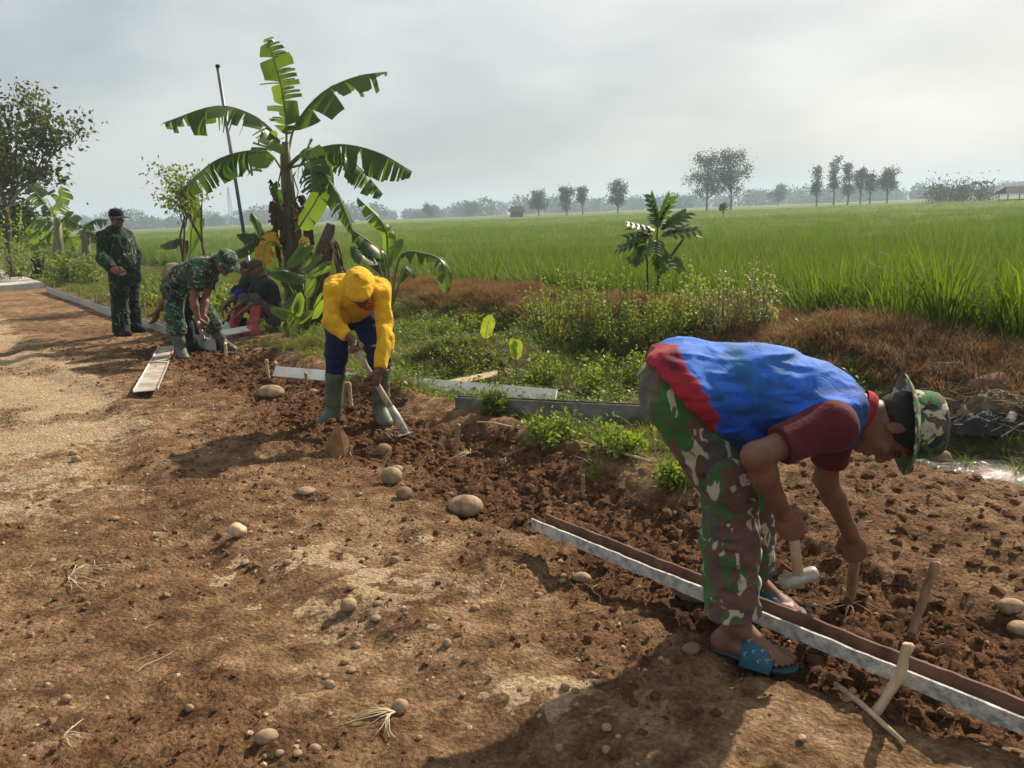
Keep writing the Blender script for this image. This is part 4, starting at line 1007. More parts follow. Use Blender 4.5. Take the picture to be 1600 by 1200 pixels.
def hand(S, w, d, n, thumb, curl, sc=1.0, tcurl=.9):
    """w wrist, d towards the knuckles, n the way the palm faces, thumb: the side the thumb is on"""
    d = nrm(d); n = perp(n, d); s = perp(thumb, d); s = nrm(s - n * (s @ n)); w = np.array(w, float)
    S.cone(w - d * .03, w + d * .01, .026 * sc, .025 * sc, .015, n, .75)
    S.ell(w + d * .052 * sc, (d, s, n), (.055 * sc, .043 * sc, .0185 * sc), .012)
    L = ((.044, .027, .022), (.048, .030, .023), (.045, .028, .022), (.035, .021, .019))
    B = ((.090, .030), (.095, .010), (.091, -.011), (.082, -.030))
    for i in range(4):
        p = w + (d * B[i][0] + s * B[i][1]) * sc; a = 0.0; rad = (.0098, .0090, .0082, .0074)
        spread = s * (.10, .03, -.03, -.10)[i]
        for j in range(3):
            a += curl[j] * (1 + .06 * i)
            q = p + nrm(d * math.cos(a) + n * math.sin(a) + spread * (1 if j == 0 else .3)) * L[i][j] * sc
            S.cone(p, q, rad[j] * sc * (.88 if i == 3 else 1), rad[j + 1] * sc * (.88 if i == 3 else 1), .004 if j else .010); p = q
    b = w + (d * .026 + s * .030 + n * .006) * sc; t1 = b + nrm(d * .75 + s * .55 + n * .55) * .044 * sc
    t2 = t1 + nrm(d * .8 + s * (.25 - .6 * tcurl * .5) + n * (.5 + .5 * tcurl)) * .032 * sc; t3 = t2 + nrm(d * .6 - s * .45 * tcurl + n * .6) * .026 * sc
    S.cone(b - d * .012, t1, .017 * sc, .0115 * sc, .014); S.cone(t1, t2, .0112 * sc, .010 * sc, .004); S.cone(t2, t3, .0098 * sc, .008 * sc, .004)
def grip_wrist(g, d, n, sc=1.0):
    d = nrm(d); n = perp(n, d); return np.array(g, float) - d * .085 * sc - n * .030 * sc
FIST, RELAX = (1.3, 1.6, 1.0), (.35, .45, .3)

def box_of(J, m):
    P = np.array([np.array(v, float)[:3] for v in J.values()]); return P.min(0) - m, P.max(0) + m
def basis(J):
    side = nrm(np.array(J['shR']) - np.array(J['shL'])); spine = nrm(np.array(J['chs']) - np.array(J['pel']))
    return side, spine, nrm(np.cross(spine, side)) * -1
def torso(S, J, o=0.0, b=1.0, k=.04, sleeves=None, fw=None):
    side, spine, _ = basis(J); f = J['fw']
    S.cone(J['pel'], J['wst'], .135 * b + o, .128 * b + o, k, f, .78)
    S.cone(J['wst'], J['chs'], .128 * b + o, .150 * b + o, k, f, .76)
    S.cone(J['chs'], np.array(J['chs']) * .35 + np.array(J['nk']) * .65, .150 * b + o, .085 * b + o, k, f, .76)
    S.cone(J['shL'], J['shR'], .055 * b + o, .055 * b + o, k)
def leg(S, J, q, o=0.0, b=1.0, k=.03, end=1.0, oc=None):
    oc = o if oc is None else oc
    hp, kn, an = (np.array(J[x + q], float) for x in ('hip', 'kn', 'an'))
    S.cone(hp, kn, .092 * b + o, .062 * b + o, k)
    mid = kn + (an - kn) * .33; e = kn + (an - kn) * end
    S.cone(kn, mid, .060 * b + o, .060 * b + oc, k); S.cone(mid, e, .060 * b + oc, .042 * b + oc * (1 if oc < .025 else 1.45), k)
def arm(S, J, q, o=0.0, b=1.0, k=.025, a0=0.0, a1=2.0):
    sh, el, wr = (np.array(J[x + q], float) for x in ('sh', 'el', 'wr'))
    if a1 <= 1: S.cone(sh, sh + (el - sh) * a1, .054 * b + o, (.054 - .010 * a1) * b + o, k); return
    S.cone(sh, el, .053 * b + o, .040 * b + o, k); e = el + (wr - el) * (a1 - 1)
    m = el + (wr - el) * min(.3, (a1 - 1)); S.cone(el, m, .040 * b + o, .042 * b + o, k); S.cone(m, e, .042 * b + o, .027 * b + o, k)
def bare_foot(S, an, toe, sc=1.0, h0=.0):
    """foot from the heel under the ankle to five toes"""
    an = np.array(an, float); d = nrm(np.array([toe[0], toe[1], toe[2] if len(toe) > 2 else 0])); up = np.array([0, 0, 1.]); s = nrm(np.cross(d, up)); up = np.cross(s, d)
    h = an - up * .065 * sc - d * .03
    S.cone(an, h, .034 * sc, .034 * sc, .03); S.cone(h, h + d * .07, .034 * sc, .036 * sc, .03)
    S.cone(an + d * .03, h + d * .16 + up * .004, .034 * sc, .024 * sc, .03); S.cone(h + d * .08, h + d * .155, .036 * sc, .040 * sc, .03, up, .55)
    return h, d, s, up
def boot(J, q, toe, h, shaft=.30, sc=1.0, rt=.078):
    an = np.array(J['an' + q], float); kn = np.array(J['kn' + q], float); ax = nrm(kn - an); d = nrm([toe[0], toe[1], 0]); up = np.array([0, 0, 1.])
    S = SDF(an - .34, an + np.array([.34, .34, shaft + .2]), h)
    heel = an - up * .060 - d * .045
    S.cone(an + ax * shaft, an + ax * .10, rt * sc, .062 * sc, .02); S.cone(an + ax * .10, an - up * .02 - d * .01, .062 * sc, .055 * sc, .03)
    S.cone(heel, heel + d * .10, .046 * sc, .046 * sc, .03); S.cone(an + d * .01, heel + d * .19 + up * .008, .056 * sc, .046 * sc, .04)
    S.cone(heel + d * .12, heel + d * .225, .050 * sc, .042 * sc, .03, up, .8)
    S.cut(heel - up * .036, -up); S.cut(an + ax * shaft, ax, rad=None)
    # creases at the ankle, then the sole
    S.fold(.008, 22, int(abs(an[0]) * 100) % 50, (.6, .6, 1.6))
    V, F = S.mesh()
    T = SDF(an - .34, an + np.array([.34, .34, .1]), h)
    T.cone(heel, heel + d * .09, .050 * sc, .050 * sc, .02); T.cone(heel + d * .09, heel + d * .225, .052 * sc, .046 * sc, .02)
    T.cut(heel - up * .038, -up); T.cut(heel - up * .018, up)
    V2, F2 = T.mesh()
    return (V, F), (V2, F2)
def lathe_hat(c, up, fw, prof, n=28, oval=1.12, wave=0.0, seed=0, thick=True):
    """prof: (radius, height) pairs; returns a closed shell"""
    up, fw = nrm(up), perp(fw, up); sd = np.cross(fw, up); c = np.array(c, float); V = []; r = random.Random(seed); ph = r.uniform(0, 6)
    for i, (rad, h) in enumerate(prof):
        for k in range(n):
            a = 2 * math.pi * k / n; w = wave * (math.sin(2 * a + ph) * .6 + math.sin(3 * a + ph * 2) * .4) * max(0, (rad - .095)) * 14
            V.append(c + fw * math.cos(a) * rad * oval + sd * math.sin(a) * rad + up * (h + w))
    F = [[i * n + k, i * n + (k + 1) % n, (i + 1) * n + (k + 1) % n, (i + 1) * n + k] for i in range(len(prof) - 1) for k in range(n)]
    return np.array(V), F
BOONIE_BRIM = [(.094, .028), (.120, .018), (.148, .000), (.149, -.004), (.120, .012), (.090, .024)]
BOONIE_CROWN = [(.096, .024), (.098, .045), (.097, .075), (.090, .100), (.078, .112), (.045, .117), (.002, .118)]
def boonie(root, c, up, fw, mat, sc=1.0, seed=0):
    s = lambda P: [(a * sc, b * sc) for a, b in P]
    V, F = lathe_hat(c, up, fw, s(BOONIE_CROWN), 30, 1.10); o = part('hat', V, F, mat, root, True)
    V, F = lathe_hat(c, up, fw, s(BOONIE_BRIM), 40, 1.08, .010, seed); part('brim', V, F, mat, o, True)
    V, F = lathe_hat(c, up, fw, s([(.0985, .026), (.0995, .030), (.0995, .046), (.098, .05)]), 30, 1.10); part('hat_band', V, F, mat, o, True)
    return o
def cap(root, c, up, fw, mat):
    V, F = lathe_hat(c, up, fw, [(.086, .004), (.089, .030), (.086, .058), (.074, .085), (.052, .103), (.026, .112), (.001, .114)], 28, 1.16); o = part('cap', V, F, mat, root, True)
    up, fw = nrm(up), perp(fw, up); sd = np.cross(fw, up); c = np.array(c); V = []; F = []
    for i in range(9):
        a = (i / 8 - .5) * 2.0
        for (rr_, dz) in ((.090, .016), (.150, .000), (.172, -.010), (.172, -.013), (.150, -.004), (.090, .010)):
            e = rr_ if rr_ < .1 else .09 + (rr_ - .09) * math.cos(a * .75) ** .5
            V.append(c + fw * math.cos(a) * e * 1.12 + sd * math.sin(a) * e * .98 + up * (dz - .012 * abs(math.sin(a))))
    F = [[6 * i + k, 6 * i + (k + 1) % 6, 6 * (i + 1) + (k + 1) % 6, 6 * (i + 1) + k] for i in range(8) for k in range(6)]
    part('visor', V, F, mat, o, True)
    V, F = lathe_hat(c + up * .12, up, fw, [(.009, -.002), (.008, .004), (.001, .006)], 8, 1); part('button', V, F, mat, o, True); return o
def eyes(root, P):
    for s in (-1, 1):
        c = np.array(P(.031 * s, .078, .009)); bm = bmesh.new(); bmesh.ops.create_icosphere(bm, subdivisions=2, radius=.0105)
        part('eye', np.array([v.co for v in bm.verts]) + c, [[v.index for v in f.verts] for f in bm.faces], m_eye, root, True); bm.free()
def hair_cap(root, P_c, up, fw, h=.008, low=-.02):
    up, fw = nrm(up), perp(fw, up); sd = np.cross(fw, up); c = np.array(P_c, float)
    S = SDF(c - .16, c + .16, h); S.ell(c - fw * .014 + up * .027, (sd, fw, up), (.0815, .100, .0935), .01)
    S.cut(c + fw * .055 + up * .03, fw * .9 - up * .45); S.cut(c - up * .05, -up); S.cut(c + fw * -.01 + up * low, fw * .5 - up); S.fold(.006, 60, 3)
    V, F = S.mesh(); return part('hair', V, F, m_hair, root, True)

def make_person(J, label, top_mat, leg_mat, h=.009, skin=None, sleeve=2.0, b=1.0, shirt_o=.018, trouser_o=.022, calf_o=.03, cuff=1.0, hem=.10, waist=.02,
                hands=(None, None), boots=None, boot_mat=None, sole_mat=None, feet=None, fold=.010, group=None, hh=.004, hem_plane=None, extra=None, shirt_dir=(1.2, 1.2, .5), sleeve_mat=None, head_sc=1.0):
    skin = skin or m_skin
    J = {k: np.array(v, float) for k, v in J.items()}
    base = (J['anL'] + J['anR']) / 2; base[2] = min(J['anL'][2], J['anR'][2]) - .09
    root = thing('person', tuple(base), label, 'person', group)
    pts = {k: v for k, v in J.items() if k not in ('fw', 'hup', 'hfw', 'toeL', 'toeR')}
    lo, hi = box_of(pts, .24)
    # body
    S = SDF(lo, hi, h); torso(S, J, -.022, b)
    for q in 'LR':
        leg(S, J, q, -.022, b); arm(S, J, q, 0, b)
    sd0, sp0, _ = basis(J); S.ell(J['pel'], (perp(J['fw'], sp0), sd0, sp0), (.10 * b, .14 * b, .11 * b), .04)
    S.cone(J['nk'], J['hd'], .055, .05, .03)
    out = [S.mesh()]
    fine = min(h, .005)
    H = SDF(J['hd'] - .19, J['hd'] + .19, fine); P = head(H, J['hd'], J['hup'], J['hfw'], J['nk'], sc=head_sc); out.append(H.mesh())
    for q, hs in zip('LR', hands):
        if hs is None: continue
        d, n, th, curl = hs
        G = SDF(J['wr' + q] - .17, J['wr' + q] + .17, hh); hand(G, J['wr' + q], d, n, th, curl)
        e = J['el' + q] + (J['wr' + q] - J['el' + q]) * .72; G.cone(e, J['wr' + q], .034 * b, .028 * b, .012); out.append(G.mesh())
    for q in 'LR':
        if feet:
            G = SDF(J['an' + q] - np.array([.3, .3, .16]), J['an' + q] + np.array([.3, .3, .12]), .004)
            hl, d, s, up = bare_foot(G, J['an' + q], J['toe' + q]); sg = 1 if q == 'R' else -1
            for i, (off, fl, rr_) in enumerate(((-.032, .225, .014), (-.010, .228, .0105), (.008, .220, .0098), (.024, .208, .009), (.038, .192, .0085))):
                # big toe on the inner side
                p = hl + d * (fl - .062) + s * off * sg + up * .004; G.cone(p, p + d * .034 + up * .004, rr_ * 1.05, rr_, .010); G.cone(p + d * .034 + up * .004, p + d * .056 - up * .006, rr_, rr_ * .92, .003)
            out.append(G.mesh())
    V, F = join(*out); part('body', V, F, skin, root, True); eyes(root, P)
    # trousers
    S = SDF(lo, hi, h)
    for q in 'LR': leg(S, J, q, trouser_o, b, .03, cuff, calf_o)
    side, spine, _ = basis(J)
    S.ell(J['pel'], (perp(J['fw'], spine), side, spine), (.122 * b + trouser_o, .150 * b + trouser_o, .145 * b), .05)
    S.cone(J['pel'], J['wst'], .13 * b + trouser_o * .6, .12 * b + trouser_o * .3, .04, J['fw'], .8)
    S.fold(fold, 9, 2, (1, 1, .55)); S.fold(fold * .9, 20, 4, (.8, .8, 1.5), True)
    if cuff < .999 or feet:
        for q in 'LR':
            e = J['kn' + q] + (J['an' + q] - J['kn' + q]) * (cuff if cuff < .999 else .93); S.cut(e, J['an' + q] - J['kn' + q], rad=.16)
    S.cut(J['wst'] + spine * waist, spine, rad=.27)
    V, F = S.mesh(); tr = part('trousers', V, F, leg_mat, root, True)
    # shirt
    S = SDF(lo, hi, h); torso(S, J, shirt_o, b)
    if extra: extra(S, J)
    if hem_plane: S.cut(*hem_plane)
    else: S.cut(J['pel'] + spine * hem, -spine)
    T = S
    if sleeve_mat is None:
        for q in 'LR': arm(S, J, q, shirt_o * .8, b, .03, 0, sleeve)
    S.fold(fold * .8, 6, 6, (1, 1, 1)); S.fold(fold * .9, 12, 8, shirt_dir, True); S.fold(fold * .45, 26, 9, shirt_dir, True)
    def cutarms(S):
        for q in 'LR':
            a, e, w = J['sh' + q], J['el' + q], J['wr' + q]
            if sleeve <= 1: S.cut(a + (e - a) * sleeve, e - a, rad=.11)
            elif sleeve < 1.97: S.cut(e + (w - e) * (sleeve - 1), w - e, rad=.08)
    if sleeve_mat is None: cutarms(S)
    S.cone(J['nk'] + spine * .03, J['hd'], .056, .056, .012, op='s')
    V, F = S.mesh(); sh = part('shirt', V, F, top_mat, root, True)
    if sleeve_mat is not None:
        for q in 'LR':
            S = SDF(np.minimum(J['sh' + q], J['el' + q]) - .15, np.maximum(J['sh' + q], J['el' + q]) + .15, h)
            arm(S, J, q, shirt_o * 1.25, b, .03, 0, sleeve); S.cone(J['sh' + q] * .5 + J['chs'] * .5, J['sh' + q], .075, .082 * b, .04); S.fold(fold, 14, 5); cutarms(S); V, F = S.mesh(); part('sleeve', V, F, sleeve_mat, sh, True)
    if boots:
        for q in 'LR':
            B, So = boot(J, q, J['toe' + q], max(h * .8, .006), boots)
            o = part('boot', *B, boot_mat, root, True); part('sole', *So, sole_mat or boot_mat, o, True)
    return root, P, J
# ------------------------------------------------------------------ the men
A = lambda px, py, Y: np.array(aty(px, py, Y))
m_boot_g = mat_simple('green_rubber', (0.045, 0.055, 0.035), (0.105, 0.115, 0.075), 7, 0.55, .25, .004, spec=.4)
m_sole_g = mat_simple('boot_sole', (0.18, 0.16, 0.11), (0.30, 0.26, 0.19), 9, 0.8, .3, .004)
m_boot_r = mat_simple('pink_rubber', (0.33, 0.055, 0.05), (0.55, 0.13, 0.11), 6, 0.6, .2, .004, spec=.35)
m_navy = mat_cloth('navy_cloth', (0.006, 0.010, 0.035), (0.012, 0.020, 0.065))
m_navycap = mat_cloth('navy_cap_cloth', (0.006, 0.007, 0.018), (0.012, 0.013, 0.03))
m_black = mat_cloth('black_cloth', (0.010, 0.012, 0.012), (0.022, 0.026, 0.024))
m_bluecl = mat_cloth('blue_cloth', (0.012, 0.022, 0.16), (0.02, 0.035, 0.26))
m_greyg = mat_cloth('grey_green_cloth', (0.055, 0.066, 0.058), (0.085, 0.10, 0.088))
m_browncap = mat_cloth('brown_cap_cloth', (0.05, 0.032, 0.025), (0.085, 0.055, 0.042))
m_tan = mat_cloth('tan_cloth', (0.13, 0.105, 0.07), (0.2, 0.16, 0.11))
m_yellow = mat_cloth('yellow_cloth', (0.56, 0.30, 0.012), (0.78, 0.455, 0.02), 9, fold=.9)
m_maroon = mat_cloth('maroon_cloth', (0.075, 0.012, 0.018), (0.12, 0.02, 0.027))
m_redcl = mat_cloth('red_cloth', (0.26, 0.012, 0.02), (0.36, 0.02, 0.03))

# printed blue jersey: blue, darker blue, a green sweep, red towards the hem
m_jersey, nt, out = new_mat('printed_jersey'); t = NT(nt); co = t.coord('Object')
sx = t.new('ShaderNodeSeparateXYZ'); nt.links.new(co, sx.inputs[0])
wv_ = t.noise(co, 3.2, 3, .5, .6)
col = t.ramp(wv_, [(.34, (.006, .022, .15)), (.45, (.012, .070, .48)), (.56, (.016, .090, .58)), (.70, (.03, .16, .66))])
g1 = t.noise(t.coord('Object', (2.2, 1, 1.2), (0, .75, 0)), 2.6, 2, .5, .9)
col = t.mix(t.math('MULTIPLY', t.ramp(g1, [(.55, (0, 0, 0)), (.60, (1, 1, 1))]), .8), col, (.012, .060, .070)); g3 = t.noise(t.coord('Object', (1, 1.4, 2.4), (0, -.5, .3)), 5.5, 3, .55, 1.8); col = t.mix(t.math('MULTIPLY', t.ramp(g3, [(.56, (0, 0, 0)), (.585, (1, 1, 1))]), .75), col, (.010, .020, .13))
lt = t.new('ShaderNodeMapRange'); lt.inputs[1].default_value = .80; lt.inputs[2].default_value = .98; nt.links.new(t.math('ADD', sx.outputs[2], t.math('MULTIPLY', t.math('SUBTRACT', t.noise(co, 5, 3, .5, 1.0), .5), .22)), lt.inputs[0]); col = t.mix(t.math('MULTIPLY', lt.outputs[0], .40), col, (.05, .24, .62))  # paler blue towards the top: sky and sun highlight painted into the cloth colour
g2 = t.noise(co, 6, 3, .5, 1.6); col = t.mix(t.ramp(g2, [(.66, (0, 0, 0)), (.70, (.8, .8, .8))]), col, (.16, .02, .07))
mr = t.new('ShaderNodeMapRange'); mr.inputs[1].default_value = -.196; mr.inputs[2].default_value = -.186; mr.inputs[3].default_value = 1.0; mr.inputs[4].default_value = 0.0
xw = t.math('ADD', sx.outputs[0], t.math('MULTIPLY', t.math('SUBTRACT', wv_, .5), .30)); xw = t.math('ADD', xw, t.math('MULTIPLY', sx.outputs[2], .30)); xw = t.math('SUBTRACT', xw, .255)
nt.links.new(xw, mr.inputs[0])
col = t.mix(mr.outputs[0], col, t.ramp(g2, [(.40, (.11, .010, .022)), (.55, (.30, .016, .028))]))
h = t.math('ADD', t.noise(co, 14, 4, .6, 1.5), t.math('MULTIPLY', t.noise(co, 300, 2, .5), .1))
b = t.bsdf(col, .75, t.bump(h, .3, .015), 0, .2, .05); nt.links.new(b.outputs[0], out.inputs[0])

# ---- man in the blue jersey, bending over the steel form
F0 = nrm((.95, -.30, 0)); L0 = np.array([.30, .95, 0])
pel = A(1066, 604, 2.56)
J = dict(pel=pel, wst=A(1160, 601, 2.53), chs=A(1262, 628, 2.46), nk=A(1340, 642, 2.42), hd=A(1396, 668, 2.40),
         hup=(.96, -.2, -.04), hfw=(-.05, -.12, -1), fw=nrm((-.12, 0.03, -1)),
         shR=A(1298, 664, 2.30), elR=A(1180, 712, 2.23), wrR=A(1222, 800, 2.34),
         shL=A(1306, 668, 2.60), elL=A(1290, 748, 2.66), wrL=A(1330, 836, 2.69),
         hipR=pel - L0 * .09 - np.array([0, 0, .02]), hipL=pel + L0 * .09 - np.array([0, 0, .02]),
         knR=A(1140, 778, 2.43), anR=A(1146, 990, 2.42), knL=A(1172, 780, 2.72), anL=np.array([.865, 2.80, .105]),
         toeR=nrm((.82, -.57, -.05)), toeL=nrm((.80, -.60, -.05)))
J['anR'][2] = gz(J['anR'][0], J['anR'][1]) + .122
J['anL'][2] = max(gz(J['anL'][0], J['anL'][1]), gz(.95, 2.74)) + .108
hR = (nrm((.50, .02, -.86)), (.15, 1, .05), (.75, 0, .45), FIST); hL = (nrm((.25, -.05, -.96)), (.25, 1, .05), (-.9, 0, -.2), FIST)
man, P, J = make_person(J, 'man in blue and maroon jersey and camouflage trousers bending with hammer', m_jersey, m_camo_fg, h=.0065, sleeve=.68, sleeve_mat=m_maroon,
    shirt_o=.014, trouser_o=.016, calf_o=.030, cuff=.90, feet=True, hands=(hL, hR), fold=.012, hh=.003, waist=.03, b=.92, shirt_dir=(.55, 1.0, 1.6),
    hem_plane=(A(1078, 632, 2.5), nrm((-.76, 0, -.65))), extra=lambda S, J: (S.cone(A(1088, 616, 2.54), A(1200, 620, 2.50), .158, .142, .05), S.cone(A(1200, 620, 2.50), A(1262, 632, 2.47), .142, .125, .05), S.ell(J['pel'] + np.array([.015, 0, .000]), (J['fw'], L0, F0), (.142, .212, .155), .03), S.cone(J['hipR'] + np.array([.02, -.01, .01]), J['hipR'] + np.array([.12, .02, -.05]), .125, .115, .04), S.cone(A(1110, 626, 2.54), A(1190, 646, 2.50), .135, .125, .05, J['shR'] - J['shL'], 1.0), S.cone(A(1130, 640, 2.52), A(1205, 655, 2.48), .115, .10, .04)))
hair_cap(man, J['hd'], J['hup'], J['hfw'], .005, -.03)
boonie(man, J['hd'] + nrm(J['hup']) * .028 + nrm(J['hfw']) * -.012, nrm(J['hup']) + np.array([0, 0, .05]), J['hfw'], m_camo_hat, .98, 3)
# red collar
V, F = lathe_hat(J['nk'] + nrm(J['hd'] - J['nk']) * .015, J['hd'] - J['nk'], J['hfw'], [(.066, -.018), (.070, .0), (.064, .016), (.058, .014), (.060, -.016)], 24, 1.05)
part('collar', V, F, m_redcl, man, True)
# cargo pocket on the near thigh
hp, kn = J['hipR'], J['knR']; c = hp + (kn - hp) * .80; ax = nrm(kn - hp); nr = perp((.12, -1, .05), ax); sd = np.cross(ax, nr)
S = SDF(c - .16, c + .16, .006); S.ell(c + nr * .086, (sd, ax, nr), (.072, .082, .022), .01); S.fold(.008, 20, 7); V, F = S.mesh(); part('pocket', V, F, m_camo_fg, man, True)

# ---- sandals
m_sandal = mat_simple('sandal_foam', (0.012, 0.035, 0.050), (0.022, 0.060, 0.082), 9, 0.6, .25, .003, spec=.35)
m_strap, nt, out = new_mat('sandal_strap'); t = NT(nt); co = t.coord('Object')
b = t.bsdf(t.ramp(t.noise(co, 20, 3, .5), [(.3, (.012, .060, .105)), (.7, (.02, .10, .16))]), .5, t.bump(t.noise(co, 120, 2, .5), .2, .002), 0, .4); nt.links.new(b.outputs[0], out.inputs[0])
m_mark = mat_simple('sandal_mark', (0.20, 0.42, 0.46), (0.30, 0.55, 0.58), 20, .6, 0, .001)
for q, sg, lab in (('R', 1, 'blue slide sandal with pale chevrons on the near foot'), ('L', -1, 'blue slide sandal on the far foot behind the steel form')):
    an = J['an' + q]; d = nrm([J['toe' + q][0], J['toe' + q][1], 0]); up = np.array([0, 0, 1.]); s = nrm(np.cross(d, up)); hl = an - up * .065 - d * .03
    root = thing('sandal', tuple(hl - up * .045), lab, 'sandal', 'pair of blue slide sandals')
    S = SDF(hl - np.array([.34, .34, .1]), hl + np.array([.34, .34, .12]), .0045)
    S.cone(hl - d * .005, hl + d * .08, .046, .043, .03); S.cone(hl + d * .08, hl + d * .185, .043, .056, .03); S.cone(hl + d * .17, hl + d * .20, .054, .046, .02)
    S.cut(hl - up * .052, -up); S.cut(hl - up * .020, up); V, F = S.mesh(); part('sole', V, F, m_sandal, root, True)
    # strap: a band arched over the instep
    V = []; F = []; n = 15; rows = 6
    for L in range(2):
        for i in range(rows):
            fdist = .068 + .102 * i / (rows - 1)
            for k in range(n):
                a = math.pi * k / (n - 1); hgt = (.098 - .056 * (i / (rows - 1))) + .004 * L; w = .054 + .004 * L + .006 * (i / (rows - 1))
                V.append(hl + d * (fdist + .012 * math.sin(a)) + s * math.cos(a) * w * (1 if abs(math.cos(a)) < .95 else 1.0) + up * (-.036 + (hgt) * math.sin(a) ** .7))
    for L in range(2):
        for i in range(rows - 1):
            for k in range(n - 1):
                b0 = L * rows * n + i * n + k; F.append([b0, b0 + 1, b0 + n + 1, b0 + n])
    for k in range(n - 1): F += [[k, k + 1, rows * n + k + 1, rows * n + k], [(rows - 1) * n + k, (rows - 1) * n + k + 1, rows * n + (rows - 1) * n + k + 1, rows * n + (rows - 1) * n + k]]
    st = part('strap', V, F, m_strap, root, True)
    for i in range(4):
        for k in range(5):
            fdist = .084 + .022 * i; a = math.pi * (.12 + .19 * k + (.09 if i % 2 else 0)); e = (fdist - .068) / .102
            if a > 2.9: continue
            def sp(da, df):
                aa = a + da; hh_ = .098 - .056 * (e + df / .102) + .0062; w = .0595 + .006 * e
                return Vector(hl + d * (fdist + df + .012 * math.sin(aa)) + s * math.cos(aa) * w + up * (-.036 + hh_ * math.sin(aa) ** .7))
            m = MB(); m.tube([sp(-.10, .004), sp(-.02, -.004), sp(.0, -.004), sp(.12, .006)], [.0006, .0014, .0014, .0006], 5); m.part('chevron', m_mark, st)

# ---- sledge hammer and stake in his hands
m_wood = mat_simple('stake_wood', (0.17, 0.105, 0.060), (0.36, 0.25, 0.15), 8, 0.85, .5, .004, spec=.15, stretch=(3, 3, .5))
m_wood_l = mat_simple('pale_wood', (0.34, 0.25, 0.15), (0.55, 0.43, 0.28), 8, 0.8, .4, .003, spec=.2, stretch=(3, 3, .5))
m_steel = mat_simple('worn_steel', (0.20, 0.19, 0.17), (0.42, 0.41, 0.38), 14, 0.5, .3, .003, metallic=.35, spec=.5)
wr = J['wrR']; d = hR[0]; n = perp(hR[1], d); g = wr + d * .085 + n * .030
hh_ = A(1248, 903, 2.40); ax = nrm(hh_ - g)
root = thing('sledge_hammer', tuple(hh_), 'short-handled sledge hammer held low in the near hand', 'hammer')
m = MB(); m.tube([g - ax * .02, g, g + ax * .05, hh_ + ax * .030], [.015, .016, .0165, .018], 12); m.part('handle', m_wood_l, root, True)
hx = perp((1, .12, .05), ax); m = MB(); m.tube([hh_ - hx * .062, hh_ - hx * .058, hh_ - hx * .045, hh_ - hx * .02, hh_ + hx * .02, hh_ + hx * .045, hh_ + hx * .058, hh_ + hx * .062], [.018, .023, .026, .0235, .0235, .026, .023, .018], 14); m.part('head', m_steel, root, True)
wr = J['wrL']; d = hL[0]; n = perp(hL[1], d); g = wr + d * .085 + n * .030; gb = np.array(onground(1328, 938)); ax = nrm(gb - g)
m = MB(); m.tube([g - ax * .02, g, g + ax * .06, gb - ax * .04, gb + ax * .05], [.016, .018, .019, .018, .014], 9, jitter=.12, seed=4)
m.single('wooden_stake', m_wood, 'short wooden stake steadied upright in the bending man\'s far hand', 'stake', 'wooden stakes', True)

# ---- man in yellow, hoeing
pel = A(548, 488, 6.02)
J = dict(pel=pel, wst=A(550, 478, 5.88), chs=A(556, 464, 5.72), nk=A(561, 452, 5.62), hd=A(562, 452, 5.49),
         hup=(.05, -.74, .67), hfw=(.10, -.66, -.74), fw=nrm((.03, -.55, -.85)),
         shR=A(521, 458, 5.68), elR=A(517, 502, 5.52), wrR=A(546, 528, 5.42), shL=A(596, 462, 5.64), elL=A(603, 525, 5.50), wrL=A(592, 580, 5.36),
         hipR=pel + np.array([-.10, 0, -.02]), hipL=pel + np.array([.10, 0, -.02]),
         knR=A(526, 555, 5.86), anR=np.array([-1.36, 5.90, .1]), knL=A(592, 560, 5.80), anL=np.array([-.98, 5.84, .1]), toeR=(-.45, -.9, 0), toeL=(.35, -.93, 0))
for q in 'RL': J['an' + q][2] = gz(*J['an' + q][:2]) + .095
dR = nrm((.55, -.2, -.8)); dL = nrm((-.25, -.35, -.9))
ymR = (dR, (.2, -.3, -.5), (.5, .5, .5), FIST); ymL = (dL, (-.5, .3, .1), (.2, -.7, .5), FIST)
man, P, J = make_person(J, 'man in yellow hooded shirt and navy trousers bending over a hoe', m_yellow, m_navy, h=.010, sleeve=1.93, shirt_o=.008, trouser_o=.016, calf_o=.008, cuff=.32, b=.88, boots=.33, boot_mat=m_boot_g, sole_mat=m_sole_g,
    hands=(ymL, ymR), fold=.016, hem=-.02, extra=lambda S, J: (S.cone(A(527, 450, 5.80), A(590, 453, 5.76), .085, .085, .06), S.cone(A(547, 460, 5.92), A(560, 450, 5.72), .125, .09, .06)), skin=m_skin_d, waist=-.02)
up, fw = nrm(J['hup']), perp(J['hfw'], J['hup']); sd = np.cross(fw, up); c = J['hd']
S = SDF(c - .24, c + .24, .008); S.ell(c + up * .030 - fw * .012, (sd, fw, up), (.092, .115, .100), .02); S.cone(c + up * .06 - fw * .02, c + up * .150 - fw * .01, .070, .016, .03)
S.cone(c - fw * .06, J['nk'] + np.array([0, .03, .05]), .095, .10, .05)
S.cone(c + fw * .05 - up * .060, c + fw * .22 - up * .075, .066, .085, .012, op='s'); S.ell(c + fw * .055 + up * .052, (sd, fw, up), (.088, .085, .040), .03); S.cut(c + fw * .137, fw); S.fold(.012, 13, 9); S.fold(.006, 30, 10, (1, 1, 1), True)
V, F = S.mesh(); hood = part('hood', V, F, m_yellow, man, True)
